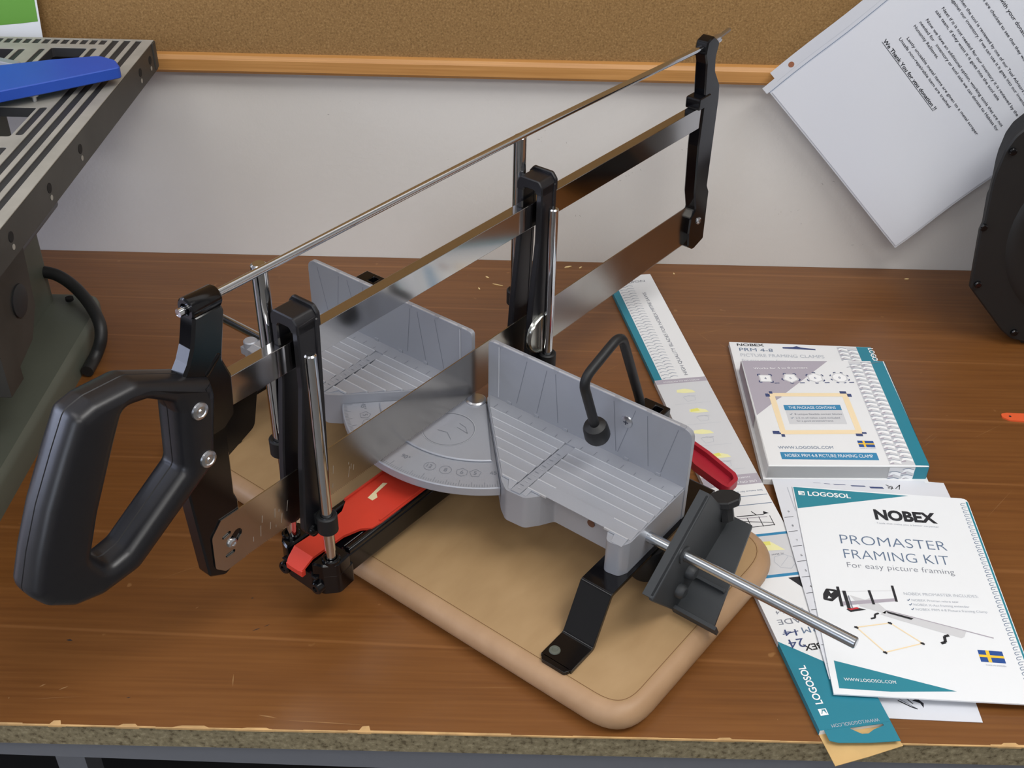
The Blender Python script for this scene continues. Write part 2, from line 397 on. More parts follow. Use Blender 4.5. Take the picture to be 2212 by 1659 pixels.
for x, y, a, L, wd in ((-183, 567, .5, 7, .8), (-176, 571, .6, 5, .6), (-315, 553, -.2, 5, 1.6), (-258, 503, 0, 3, .8), (-225, 905, .1, 4, 1), (-240, 1000, .1, 3, 1.2), (-192, 598, 0, 2.4, 1)): scratch(x, y, a, L, wd, 2)
for x, y, a, L, wd in ((205, 985, .35, 40, .5), (196, 972, -1.0, 30, .4), (225, 1000, .3, 26, .4), (213, 958, -.9, 22, .4), (-305, 510, 0.5, 7, 1), (-160, 490, -.2, 14, 1.2), (-190, 520, 1.7, 12, .8), (-120, 486, -.05, 60, .7), (-255, 905, -.02, 70, .5), (-320, 512, .6, 5, 1)): scratch(x, y, a, L, wd, 1)
g.obj('laminate_top', [M['bench'], M['scuff'], M['ink']], bench, smooth=0)
g = G(W2(0))
random.seed(3); x = TX0                                        # chipped pale line where the laminate ends
while x < TX1:
    L = random.uniform(14, 60); d = random.choice([0.5, 0.7, 0.8, 1.4]); h = random.uniform(0.8, 1.5)
    g.box(x, min(TX1, x+L), TY0-0.25, TY0+d, -h, 0.12); x += L
for x, wd, dp in ((-305, 9, 4), (-260, 16, 2.5), (-98, 9, 5), (-225, 30, 2.2), (-180, 26, 1.6), (140, 14, 2), (330, 16, 3), (420, 20, 2)):
    g.prism([(x, TY0-.3), (x+wd, TY0-.3), (x+wd*.8, TY0+dp), (x+wd*.3, TY0+dp*.9)], 'xy', -1.6, 0.16)
g.obj('worn_front_edge', M['edgeworn'], bench, smooth=0, bevel=0)
g = G(W2(0)); g.prism([(TX0, -21.2), (TX1, -21.2), (TX1, -74), (420, -54), (-400, -35.5), (TX0, -34)], 'xz', TY0+3, TY0+43); g.obj('front_rail', M['steelgrey'], bench, smooth=0)
for x in (-1200, 1160):
    for y in (500, 1070):
        g = G(W2(0)); g.box(x, x+40, y, y+40, -880, -34.2 if x < 0 else -75); g.obj('leg', M['steelgrey'], bench, smooth=0)
g = G(W2(0)); g.box(TX0+55, TX1-55, 545, 1060, -260, -245); g.obj('lower_shelf', M['dark'], bench, smooth=0)
g = G(W2(0)); g.box(-340, -318, 530, 552, -245, -34); g.obj('shelf_post', M['steelgrey'], bench, smooth=0)

# cork board with its frame
cork = empty('cork_board', (0, YW, 214), 'brown cork notice board in an orange wood frame on the wall', 'notice board')
CF = lambda x, y, z: (x, y-YW, z-214)
g = G(CF); g.box(-1000, 1150, YW-8, YW-0.2, 232, 1000); g.obj('cork_panel', M['cork'], cork, smooth=0)
g = G(CF); pr = [(YW-0.2, 215), (YW-14, 216), (YW-16, 219), (YW-16, 230), (YW-13.5, 234), (YW-8.2, 235), (YW-0.2, 235)]
g.prism(pr, 'yz', -1000, 1150); g.obj('frame_rail', M['trimwood'], cork, smooth=30)
g = G(CF); g.box(-1000, 1150, YW-16, YW-.2, 990, 1012); g.obj('frame_rail', M['trimwood'], cork, smooth=0, bevel=1.5)
for x in (-1020, 1150): g = G(CF); g.box(x, x+20, YW-16, YW-.2, 215, 1012); g.obj('frame_stile', M['trimwood'], cork, smooth=0, bevel=1.5)

# poster at the top left
PO = lambda x, y, h: (-481+x*math.cos(0.02)+y*math.sin(0.02), YW-17.5-h, 243+y)
g = G(); mats = [M['gloss']]
g.prism([(-481-230, 236), (-474.2, 236), (-464, 420), (-481-230, 420)], 'xz', YW-17.5, YW-17.1)
pt = Print(g, lambda x, y, h: (x, YW-17.6-h, y), mats)
arc = [(-700, 256), (-600, 256.5), (-560, 257.8), (-513, 261.0), (-492, 263.2), (-474.5, 265.6)]
pt.poly(arc+[(-467, 400), (-700, 400)], 'green')
pt.poly([(-700, 268), (-560, 270), (-521, 277), (-512, 290), (-505, 400), (-700, 400)], 'tealgreen', 2)
tag(g.obj('poster', mats, smooth=0), 'white poster with a green curved band at the left of the cork board', 'poster')

# ------------------------------------------------------------------ cutting board (saw frame: u along the blade, v to the right along the fence)
OX, OY, ANG = -27.46, 742.58, 0.92072
CU, SU = math.cos(ANG), math.sin(ANG)
def uv2w(u, v): return (OX+u*CU+v*SU, OY+u*SU-v*CU)
board = empty('cutting_board', (OX, OY, 0), 'tan wooden board with rounded corners under the mitre saw', 'board', ANG)
UV = lambda u, v, z: (u, -v, z)
ol = fillet([(-153, -236), (-153, 251), (74, 254), (74, -236)], [32, 34, 44, 34], 9)
o_ = ccw(ol)
g = G(UV); g.layers([(0, [inset(o_, 9)]), (1.2, [inset(o_, 5.5)]), (4, [inset(o_, 2.2)]), (7.5, [inset(o_, .5)]), (11, [o_]), (15, [inset(o_, .7)]), (18.6, [inset(o_, 2.8)]), (21, [inset(o_, 6.2)]), (22, [inset(o_, 10.5)])], 'xy')
for i, f in enumerate(g.F):
    zs = [g.V[k][2] for k in f]
    g.I[i] = 0 if min(zs) > 21.7 else 1
g.obj('slab', [M['board'], M['board_edge']], board, smooth=50)
g = G(UV); li = inset(o_, 11.5); lj = inset(o_, 12.1)
ids = [g.v((a, b, 22.06)) for a, b in li]; jds = [g.v((a, b, 22.06)) for a, b in lj]
for k in range(len(ids)): g.f((ids[k-1], ids[k], jds[k], jds[k-1]))
g.obj('rim_line', M['board_line'], board, smooth=0)

# ------------------------------------------------------------------ the mitre saw
saw = empty('mitre_saw', (OX, OY, 0), 'grey and black hand mitre saw with a long steel blade bolted on the board', 'mitre saw', ANG)
def gs(): return G(UV)
ZB = 93.0
# --- bed casting, right half and left half (mirror)
def half_outline(s):
    p = [(6, 10.5), (-1, 10.5), (-74, 83), (-80.5, 92), (-79.3, 108.7), (-70, 116), (-59.6, 122), (-59.6, 169), (-78.9, 178.7), (-77, 190), (-70, 193), (6, 193)]
    r = [0, 1, 5, 7, 7, 3, 3, 2, 5, 5, 5, 0]
    return [(a, s*b) for a, b in fillet(p, r, 4)]
ribs = [-10.5, -19.5, -28, -37, -46.5, -57, -69]
for s in (1, -1):
    g = gs(); g.prism(half_outline(s), 'xy', 63, 91.6)
    # ribbed working surface: saw-tooth strips between the grooves
    def strip(u0, u1, v0a, v0b, v1):
        # u0 (near fence) high flat, u1 low
        A = [(u0, v0a), (u0, v1), (u1, v1), (u1, v0b)]
        t = [g.v((a, s*b, z)) for (a, b), z in zip(A, (93.2, 93.2, 91.9, 91.9))]
        bt = [g.v((a, s*b, 91.5)) for a, b in A]
        g.f(t); g.f(bt[::-1])
        for k in range(4): g.f((bt[k-1], bt[k], t[k], t[k-1]))
    vd = lambda u: -u+10.8
    g.prism([(2, s*11), (-10.0, s*20.3), (-10.0, s*192.3), (2, s*192.3)], 'xy', 91.5, 93.0)
    for a, b in zip(ribs, ribs[1:]+[-79]):
        a2, b2 = a-0.4, b+0.5
        v0a, v0b = vd(a2), vd(b2)
        if b > -75:
            strip(a2, b2, v0a, v0b, 94.6)
            strip(a2, b2, 104, 104, 192.0 if b > -70 else 191)
        else:
            strip(a2, -77.5, 180, 181.5, 190.5)
            strip(a2, -77, 104, 104, 108)
            strip(a2, -78, 86.5, 92.5, 94.6)
    g.prism([(-19, s*95.6), (-19, s*103.4), (-78.5, s*103.4), (-79, s*95.6)], 'xy', 91.5, 92.8)
    bed = g.obj('bed', M['cast'], saw, smooth=30, bevel=0.7)
    g = gs()                                                  # highlights along the ribs, painted in as thin bright ridges
    for a in ribs:
        v0 = vd(a)
        g.prism([(a-1.4, s*(v0+1)), (a-.2, s*(v0+.3)), (a-.2, s*94.4), (a-1.4, s*94.4)], 'xy', 92.0, 93.55) if a > -72 else None
        g.prism([(a-1.4, s*104.2), (a-.2, s*104.2), (a-.2, s*191.4), (a-1.4, s*191.4)], 'xy', 92.0, 93.55) if a > -56 else None
        if a <= -56: g.prism([(a-1.4, s*104.2), (a-.2, s*104.2), (a-.2, s*120.5), (a-1.4, s*120.5)], 'xy', 92.0, 93.55); g.prism([(a-1.4, s*171), (a-.2, s*171), (a-.2, s*190.5), (a-1.4, s*190.5)], 'xy', 92.0, 93.55)
    g.obj('rib_ridge', M['castlite'], bed, smooth=0)
    g = gs(); pb = Print(g, lambda x, y, h: (y, x, 93.05+h), [], 0, 0.1); mb = []; pb.mats = mb    # text x = v, y = u
    for k in range(14):
        v = s*(24+12*k); pb.line((v, -9.2), (v, -6.0 if k % 2 else -4.2), 0.5, 'castline')
    for k in range(6): pb.h = -0.1; pb.line((s*97.2, -25-9*k), (s*100.5, -25-9*k), 0.5, 'castline'); pb.line((s*98, -29-9*k), (s*101.5, -29-9*k), 0.4, 'castlite')
    g.obj('scale_marks', mb, bed, smooth=0)
    g = gs()                                                  # slot line on the cross strip
    g.prism([(-19, s*94.75), (-19, s*95.55), (-70, s*95.55), (-70, s*94.75)], 'xy', 91.62, 92.3); g.obj('groove_line', M['inkgroove'], bed, smooth=0)
    # fence
    fo = fillet([(9 if s > 0 else 8, 63), (9 if s > 0 else 8, 144.6), (193.5, 144.6), (193.5, 63)], [0, 4, 9, 0], 6)
    g = gs(); g.prism([(s*a, b) for a, b in fo], 'yz', 2, 6.2)
    for v in (21, 45, 74, 102.7, 129.4, 156.7, 184.6): g.box(1.5, 4.5, s*v-2.2, s*v+2.2, 143.4, 145.2)
    for v in (31, 58, 86, 114, 142, 170): g.box(1.2, 3, s*v-2.0, s*v+2.0, 93, 95.6)
    for va, vb in ((47, 38), (74, 78.5), (66, 58), (127, 132.5), (146, 134), (156, 161), (182, 172)):
        d = 0.3; g.f([g.v((1.93, s*q, z)) for q, z in ((va-d, 141), (va+d, 141), (vb+d, 97), (vb-d, 97))], 1)
    fence = g.obj('fence', [M['cast'], M['castline']], saw, smooth=30, bevel=0.5)
    g = gs()
    g.box(1.4, 2.2, s*20-0.5, s*20+0.5, 95, 143); g.box(2.3, 3.6, s*14, s*186, 144.3, 144.85); g.obj('fence_rib', M['castlite'], fence, smooth=0)
    if s > 0:
        g = gs(); g.lathe((-59.9, 154, 80), (-1, 0, 0), [(0, 0.1), (3.2, 0.1), (3.2, 0.35), (0, 0.35)], 16); g.obj('drain_hole', M['brownhole'], bed, smooth=0)
        g = gs(); g.lathe((2.1, 139.4, 128), (-1, 0, 0), [(5.2, 0), (4.8, 0.9), (3, 1.5), (0, 1.6)], 20)
        sc1 = g.obj('screw', M['screw'], fence)
        g = gs(); g.box(0.3, 0.6, 137.4, 141.4, 127.6, 128.4); g.box(0.3, 0.6, 139, 139.8, 126, 130); g.obj('cross_slot', M['inkgroove'], sc1, smooth=0)
# pivot pin and degree sector
R1 = 114.0; UC = 6.0
def sec_pt(r, th): return (UC-r*math.cos(th), r*math.sin(th))
rim = [sec_pt(R1, math.radians(a)) for a in range(-46, 47, 2)]
g = gs(); g.prism([(1, -9)]+rim+[(1, 9)], 'xy', 75.5, 83.2); sector = g.obj('degree_sector', M['cast'], saw, smooth=30, bevel=0.8)
g = gs(); rim2 = [sec_pt(R1-30, math.radians(a)) for a in range(-44, 45, 2)]
g.prism([(0, -9)]+rim2+[(0, 9)], 'xy', 83.0, 85.2, ch=0.8); g.obj('raised_centre', M['cast'], sector, smooth=30)
g = gs(); ps = Print(g, lambda x, y, h: (y, x, 83.25+h), [], 0, 0.1); ms = []; ps.mats = ms
for a in range(-45, 46):
    if abs(a) > 45: continue
    th = math.radians(a); r_in = R1-4 if a % 5 else (R1-6.5 if a % 15 else R1-8)
    p, q = sec_pt(R1-1.2, th), sec_pt(r_in, th); ps.line((p[1], p[0]), (q[1], q[0]), 0.35, 'castline')
for a, tx, sh in ((2, '90°', 0), (15, '12', 1), (22.5, '8', 1), (30, '6', 6), (36, '5', 5), (44.5, '45°', 0), (-15, '12', 1), (-22.5, '8', 1), (-30, '6', 6), (-36, '5', 5), (-43, '45°', 0)):
    th = math.radians(a); c = sec_pt(R1-17, th); xd = (math.cos(th), math.sin(th)); yd = (-math.sin(th)*1, math.cos(th))
    xd = (math.cos(th), math.sin(th)); yd = (-xd[1], xd[0])
    wd = 2.4*len(tx)
    ps.text(tx, (c[1]-xd[0]*wd/2-yd[0]*1.8, c[0]-xd[1]*wd/2-yd[1]*1.8), None, 3.8, 'castline', xd=xd)
    if sh:
        n = 14 if sh == 1 else sh; rr = 4.6
        P = [(c[1]+rr*math.cos(6.2832*k/n+th+1.57), c[0]+rr*math.sin(6.2832*k/n+th+1.57)) for k in range(n+1)]; ps.path(P, 0.35, 'castline')
g.obj('degree_marks', ms, sector, smooth=0)
g = gs(); ps = Print(g, lambda x, y, h: (y, x, 85.25+h), [], 0, 0.1); ms = []; ps.mats = ms
P = [(8+21*math.cos(6.2832*k/40), -46+21*math.sin(6.2832*k/40)) for k in range(41)]; ps.path(P, 0.45, 'castlite')
P = [(8+20.3*math.cos(6.2832*k/40), -46+20.3*math.sin(6.2832*k/40)) for k in range(41)]; ps.path(P, 0.4, 'castline')
ps.path([(10, -35), (17, -36), (23, -41), (12, -40)], 0.5, 'castline'); ps.path([(2, -52), (10, -50), (18, -55)], 0.5, 'castline')
g.obj('embossed_emblem', ms, sector, smooth=0)
g = gs(); g.lathe((-3, 0.5, 83), (0, 0, 1), [(8.4, 0), (8.4, 3.2), (7.0, 4.2), (0, 4.2)], 24); g.obj('pivot_pin', M['screw'], sector)
# --- swing arm below, with end block
g = gs(); g.box(-176, 70, -21, 21, 33, 53, ch=1.5)
g.prism([(-172, 16), (-172, 21.5), (-70, 21.5), (-70, 16)], 'xy', 52, 57.5, ch=1.2); g.prism([(-172, -16), (-172, -21.5), (-70, -21.5), (-70, -16)], 'xy', 52, 57.5, ch=1.2)
g.box(-170, 66, 12.2, 14.2, 52, 55)
arm = g.obj('swing_arm', M['black'], saw, smooth=30, bevel=0.8)
eb = fillet([(-174, 27), (-190, 28.5), (-198, 21), (-201.5, 12), (-201, -12), (-198, -21), (-190, -28.5), (-174, -27)], [2, 6, 4, 3, 3, 4, 6, 2], 4)
g = gs(); g.prism(eb, 'xy', 31.5, 51, ch=1.5)
for s in (1, -1):
    g.prism([(a, s*b) for a, b in fillet([(-176, 11.5), (-176, 27), (-190, 28.4), (-198, 21), (-201.4, 12)], [2, 3, 5, 4, 2], 3)], 'xy', 33, 60.5, ch=1.3)
    g.lathe((-189, s*20.5, 59), (0, 0, 1), [(6.8, 0), (6.8, 3), (5.9, 3.8), (4.6, 3.8), (4.6, 0.5)], 20)
    g.box(-202.3, -198, s*14.8-2.6, s*14.8+2.6, 47, 49.4, ch=0.7)
block = g.obj('end_block', M['black'], arm, smooth=30)
for s in (1, -1):
    g = gs(); g.lathe((-199.5, s*16.5, 39), (-1, 0, 0), [(5, -2), (5, 3), (4.2, 4), (2.2, 4), (2.2, 3), (0, 3)], 18); g.obj('end_screw', M['black'], block)
# red locking lever
lp = [(-207, -8), (-207, 8), (-196, 9.5), (-165, 9), (-152, 13), (-146, 19), (-137, 20), (-78, 20), (-78, -17), (-137, -17), (-147, -11), (-165, -9), (-196, -9.5)]
g = gs()
def lever_z(u):
    return 57.2 if u > -160 else (57.2+(-160-u)*0.06 if u > -198 else 59.4-(-198-u)*0.9)
lpf = ccw(fillet(lp, [4, 4, 2, 4, 4, 3, 3, 0, 0, 3, 4, 4, 2], 4))
# subdivide along the outline, then lay on the curved lever height
tri = fill([lpf]); ids = [g.v((a, b, lever_z(a)+1.6)) for a, b in lpf]; jds = [g.v((a, b, lever_z(a)-0.6)) for a, b in lpf]
for t in tri: g.f([ids[i] for i in t]); g.f([jds[i] for i in reversed(t)])
for k in range(len(ids)): g.f((jds[k-1], jds[k], ids[k], ids[k-1]))
for s in (1, -1): g.prism([(-137, s*18.2+1.2), (-80, s*18.2+1.2), (-80, s*18.2-0.4), (-137, s*18.2-0.4)], 'xy', 58, 60.4)
g.box(-206.5, -203, -8, 8, 47, 54, ch=1)
lever = g.obj('locking_lever', M['red'], arm, smooth=40, bevel=0.5)
g = gs(); g.f([g.v(p) for p in ((-104, -9.5, 58.95), (-124, -6.5, 58.95), (-124, -1.5, 58.95), (-119, -1.0, 58.95), (-116, -5, 58.95), (-102, -6.5, 58.95))]); g.obj('worn_patch', M['paintworn'], lever, smooth=0)
# --- guides (near and far): rods, collars, plastic shoes
def guide(du, rodu, vs_, vt, ztop_s, far):
    for s in (1, -1):
        r = 4.0; v = vs_ if s > 0 else vt
        g = gs()
        if s > 0: g.rod((rodu, v, 46), (rodu, v, 236), 4.0, 1.0); key = 'chrome'
        else:
            g.rod((rodu, v, 46), (rodu, v, 139), 3.7, 0.6); g.rod((rodu, v, 137), (rodu, v, 286), 5.2, 1.2)
        rod_ = g.obj('guide_rod', M['chrome'], saw)
        z0, z1 = (88, 103) if s > 0 else (137.5, 151)
        rc = 7.4 if s > 0 else 8.2; ri = 4.2 if s > 0 else 5.4
        g = gs(); g.lathe((rodu, v, z0), (0, 0, 1), [(ri, z1-z0-.5), (rc-1, z1-z0), (rc, z1-z0-1), (rc, 1), (rc-1, 0), (3.9, 0)], 22)
        va, vb = (9, v) if s > 0 else (v, -9)
        g.box(rodu-4.2, rodu+4.2, va, vb, z0+1.5, z1-1.5); g.obj('collar', M['rubber'], rod_, smooth=30)
    # shoe: inverted U that straddles the frame bar and the blade
    U0, U1 = du-9, du+9
    prof = fillet([(U0+0.5, 253), (U1-1, 254), (U1-2.5, 200), (U1-6, 112), (U1-11, 88), (U1-22, 82), (U1-30, 90), (U1-25, 150), (U0, 205)], [3, 3, 20, 20, 6, 8, 8, 20, 20], 5)
    g = gs()
    for s in (1, -1):
        a, b = (6.4, 12.2) if s > 0 else (-12.2, -6.4)
        g.prism(prof, 'xz', a, b, ch=1.0)
        g.prism(fillet([(U1-3.2, 252), (U1+0.6, 252), (U1-1, 200), (U1-4.5, 112), (U1-8.5, 112), (U1-5.2, 200)], 1.5, 2), 'xz', s*9.6-3.6, s*9.6+3.6, ch=0.7)
    cap = fillet([(-12.2, 246), (-12.2, 253), (-9, 257.5), (9, 257.5), (12.2, 253), (12.2, 246), (6.5, 246), (4.5, 249), (-4.5, 249), (-6.5, 246)], [0, 4, 3, 3, 4, 0, 0, 2, 2, 0], 4)
    g.prism(cap, 'yz', U0, U1, ch=0.8)
    lip = fillet([(-13, 246), (-13, 255), (-9, 260), (9, 260), (13, 255), (13, 246), (7, 246), (5, 251), (-5, 251), (-7, 246)], [0, 4, 3, 3, 4, 0, 0, 2, 2, 0], 4)
    g.prism(lip, 'yz', U1-1.5, U1+1.8, ch=0.8)
    shoe = g.obj('guide_shoe', M['plastic'], saw, smooth=30)
    if not far:
        g = gs(); g.lathe((U1-22, 12, 88), (0, 1, 0), [(5, 0), (4.6, 2), (2.5, 3.2), (0, 3.4)], 18); g.obj('shoe_screw', M['black'], shoe)
    return shoe
guide(-181.5, -189, 20.5, -18.5, 236, False)
fs_ = guide(70.5, 69, 18.5, -15.5, 236, True)
g = gs(); c0 = ccw([(66-19.5*math.sin(math.pi*k/16), 122.5+18.5*math.cos(math.pi*k/16)) for k in range(17)])
g.layers([(12.4, [c0]), (13.4, [c0]), (15.4, [inset(c0, .6)]), (16.4, [inset(c0, 1.4)]), (16.0, [inset(c0, 2.2)]), (14.2, [inset(c0, 3.2)])], 'xz')
g.obj('spring_clip', M['clip'], fs_, smooth=60)
# --- the bow: rod, bar, blade, brackets, handle
g = gs()
kn = [(-252, 0, 293), (-236, 0, 293.3), (60, 0, 296.2), (316, 0, 293.2), (340, 0, 293.2)]
g.tube(bez(kn, 8), 2.6, 14); rodm = g.obj('tension_rod', M['chrome'], saw)
g = gs(); g.lathe((331, 0, 294.5), (1, 0, 0.12), [(0, 0), (3.2, 0), (3.4, 8), (2.4, 13), (2.0, 14), (1.9, 29), (1.2, 31), (0, 31)], 14); g.obj('rod_tip', M['screw'], rodm)
g = gs(); g.prism([(-4.6, 218), (4.6, 218), (4.6, 238.6), (-4.6, 238.6)], 'yz', -262, 330)
g.obj('frame_bar', M['bar'], saw, smooth=0, bevel=0.35)
teeth = []
u = 333.0
while u > -246: teeth += [(u, 94.4), (u-0.25, 93.0)]; u -= 1.6
bp_ = [(-247.5, 93.2)]+teeth[::-1]+[(333.5, 94.5), (333.5, 135.2)]+[(-259.5, 135.2)]+fillet([(-259.5, 135.2), (-268.3, 126), (-269.5, 100), (-262, 92.6), (-247.5, 93.2)], [0, 6, 5, 4, 0], 4)[1:-1]
def slot(c, d, L, wd):
    d = Vector(d).normalized(); n = Vector((-d.y, d.x)); c = Vector(c); P = []
    for k in range(7): a = -math.pi/2+math.pi*k/6; P.append(tuple(c+d*(L/2+wd/2*math.cos(a))+n*(wd/2*math.sin(a))))
    for k in range(7): a = math.pi/2+math.pi*k/6; P.append(tuple(c+d*(-L/2+wd/2*math.cos(a))+n*(wd/2*math.sin(a))))
    return P
sl = [slot((-257.2, 121.2), (1, .2), 4.6, 3.0), slot((-250.6, 115.2), (.75, .62), 5.0, 7.6), slot((-256.6, 104.6), (1, .02), 5.2, 3.0)]
g = gs(); g.prism(bp_, 'xz', -0.45, 0.45, holes=sl); random.seed(5)
for k in range(16):
    a = random.uniform(-238, -205) if k < 9 else random.uniform(-168, -140); z = random.uniform(98, 112); L = random.uniform(2, 9); d = random.uniform(1.0, 2.0)
    g.f([g.v((a, 0.5, z)), g.v((a+.5, 0.5, z)), g.v((a+.5+L/d*.25, 0.5, z+L)), g.v((a+L/d*.25, 0.5, z+L))], 1)
blade = g.obj('blade', [M['blade'], M['bladescuff']], saw, smooth=0)
# front bracket
br = fillet([(-258, 300), (-237, 300), (-236, 286), (-240, 268), (-243, 254), (-238, 240), (-240, 213), (-247, 206), (-243, 184), (-245, 148), (-243, 141), (-247, 94), (-266, 86.5), (-272, 95), (-276, 150), (-277, 170), (-268, 190), (-262, 240), (-270, 259), (-268, 270), (-261, 282)], [2, 2, 2, 8, 4, 4, 3, 3, 4, 4, 3, 5, 4, 4, 3, 3, 6, 6, 6, 10, 8], 4)
up_ = [p for p in br]
g = gs()
upper = fillet([(-258, 290), (-238, 290), (-236.5, 284), (-240, 268), (-243, 254), (-238, 240), (-240, 213), (-249, 206), (-262, 206), (-262, 238), (-273, 254), (-267, 262), (-262.8, 271), (-260.4, 280)], [2, 2, 2, 8, 4, 4, 3, 2, 2, 5, 3, 5, 6, 6], 4)
g.prism(upper, 'xz', -6.5, 6.5, ch=1.6)
g.lathe((-258.5, 0, 293), (1, 0, 0), [(3.0, 2), (4, 0), (6.2, 0), (7.2, 1), (7.2, 20), (6.2, 21.5), (2.8, 21.5)], 20)
g.prism(fillet([(-262, 210), (-243, 210), (-243.5, 184), (-245, 148), (-243, 141), (-244.5, 96), (-262, 88), (-274, 95), (-277, 150), (-278, 172), (-268, 192)], [0, 0, 4, 4, 3, 5, 4, 5, 3, 3, 6], 4), 'xz', -12.5, -0.7, ch=1.2)
g.prism(fillet([(-262, 240), (-262, 172), (-246, 172), (-218, 184), (-211, 214), (-213, 222), (-242, 240)], [0, 0, 0, 8, 6, 4, 0], 4), 'xz', -11, -5.2, ch=1.0)
g.lathe((-250, 4.6, 255), (0.75, 0, 0.66), [(0, -9.5), (2.0, -9), (2.8, -7), (2.8, 6), (0, 9)], 12)
fb = g.obj('front_bracket', M['black'], saw, smooth=35)
g = gs(); g.lathe((-254.2, 0.45, 112.6), (0, 1, 0), [(3.8, 0), (3.6, 1.2), (2.4, 2.1), (1.6, 2.1), (1.4, 1.3), (0, 1.3)], 20); g.obj('blade_screw', M['screw'], fb)
# handle
ho = fillet([(-256, 249), (-304, 273.5), (-330, 274), (-342, 271), (-354, 252), (-370, 225), (-382, 200), (-391, 177), (-384, 165), (-370, 154), (-352, 149), (-326, 151), (-263, 191), (-254.5, 238)], [2, 14, 8, 9, 24, 24, 24, 9, 8, 10, 12, 14, 8, 4], 6)
hi = fillet([(-314, 261), (-299, 258), (-284, 247), (-281.5, 238), (-285, 199), (-331, 168.5), (-345, 166), (-352.5, 180), (-342, 206), (-326, 238)], [7, 6, 4, 3, 6, 9, 7, 8, 20, 12], 5)
g = gs(); g.pillow(ho, 'xz', [(-13.5, 7), (-12.8, 4.2), (-10.8, 1.7), (-7.5, 0.4), (-4, 0), (-.5, 0), (0, 0.6), (.5, 0), (4, 0), (7.5, 0.4), (10.8, 1.7), (12.8, 4.2), (13.5, 7)], holes=[hi])
handle = g.obj('handle', M['plastic'], saw, smooth=50)
for zc in (235.2, 199.6):
    g = gs(); g.lathe((-269.5, 13.4, zc), (0, 1, 0), [(5.8, 0), (5.4, 1.2), (3.6, 1.8), (3.2, 1.2), (1.6, 1.0), (1.0, 1.7), (0, 1.8)], 22); g.obj('handle_screw', M['screw'], handle)
# rear bracket
rb = fillet([(310, 289), (312, 300), (322, 303), (334, 295), (330, 282), (332, 269), (344, 253), (346, 239), (345, 151), (350, 143), (351, 90), (332, 85), (321, 92), (318, 108), (319, 124), (327, 131), (321, 150), (317, 200), (318, 246), (316, 262), (314, 280)], [3, 4, 4, 4, 5, 8, 6, 5, 4, 3, 3, 4, 4, 3, 3, 3, 6, 3, 3, 5, 6], 4)
g = gs(); g.prism(rb, 'xz', -6.2, 6.2, ch=1.3)
g.prism(fillet([(307, 249), (307, 238), (318, 238), (330, 249)], 2, 3), 'xz', -7.5, 7.5, ch=0.8)
rbk = g.obj('rear_bracket', M['black'], saw, smooth=35)
g = gs(); g.lathe((335, 6.1, 116), (0, 1, 0), [(3.8, 0), (3.6, 1.2), (2.4, 2), (0, 1.4)], 20); g.obj('blade_screw', M['screw'], rbk)
# --- support legs
for s in (1, -1):
    st = [(-139, 25.2), (-113, 25.2), (-94.5, 62.8), (48, 62.8), (57, 25.2), (73, 25.2)]
    sb = [(73, 22.1), (54.6, 22.1), (45.6, 59.8), (-92.6, 59.8), (-111, 22.1), (-139, 22.1)]
    g = gs(); prof = fillet(st+sb, [0, 3, 3, 3, 3, 0, 0, 3, 3, 3, 3, 0], 3)
    a, b = (170.5, 196.2) if s > 0 else (-196.2, -170.5)
    g.prism(prof, 'xz', a, b)
    g.prism(fillet([(-143, s*174), (-143, s*193), (-138, s*196.2), (-138, s*170.5)], 2, 2), 'xy', 22.1, 25.2)
    leg = g.obj('support_leg', M['black'], saw, smooth=35, bevel=0.6)
    g = gs(); g.lathe((-131, s*176.5, 25.1), (0, 0, 1), [(4.2, 0), (3.8, 0.8), (2.2, 1.0), (1.8, 0.5), (0, 0.5)], 18); g.obj('leg_screw', M['machinegrey'], leg)
    if s > 0:
        g = gs(); g.lathe((-33, 187, 32), (0, 0, 1), [(6, 27.5), (12, 27.5), (13, 26), (13, 3), (11, 0), (5.5, 0), (5.5, 26), (6, 27.5)], 24); g.obj('rubber_knob', M['rubber'], leg)
# --- length stop rods and plate
g = gs(); g.rod((-45.5, 186, 80), (-45.5, 350, 80), 4.0, 0.8); srod = g.obj('stop_rod', M['steelrod'], saw)
g = gs(); g.rod((-46.5, -186, 80), (-46.5, -262, 80), 4.0, 0.8); g.obj('stop_rod', M['steelrod'], saw)
g = gs(); g.rod((-60, -207, 70), (-60, -207, 86), 6.2, 1.0); g.box(-66, -36, -214, -192, 71, 80, ch=1); g.obj('thumb_screw', M['cast'], saw, smooth=30)
VP = 222.5
pa, pb_, pc, pdn = (-17, 116), (27, 64), (-46, 24.5), (-85, 66)
g = gs(); g.prism(fillet([pa, pb_, pc, pdn], [2, 2, 2, 3], 3), 'xz', VP-3.6, VP, ch=0.6)
dx = Vector((pb_[0]-pc[0], pb_[1]-pc[1])).normalized(); nx = Vector((dx.y, -dx.x))  # outward side of the crease
e1 = Vector(pb_); e2 = Vector(pc)
# flange wall along the crease, reaching out along the rod (+v), tapered
def fl(e, t): q = e-nx*t; return (q.x, q.y)
for (A, B, v1a, v1b, th) in ((e1, e2, VP+17, VP+31, 3.2),):
    P = [(A, 0), (B, 0)]
    q = [(*fl(A, 0), VP-2), (*fl(B, 0), VP-2), (*fl(B, 0), v1b), (*fl(A, 0), v1a), (*fl(A, th), VP-2), (*fl(B, th), VP-2), (*fl(B, th), v1b), (*fl(A, th), v1a)]
    i = [g.v((a, v, z)) for a, z, v in q]
    for f in ((0, 1, 2, 3), (7, 6, 5, 4), (0, 4, 5, 1), (1, 5, 6, 2), (2, 6, 7, 3), (3, 7, 4, 0)): g.f([i[k] for k in f])
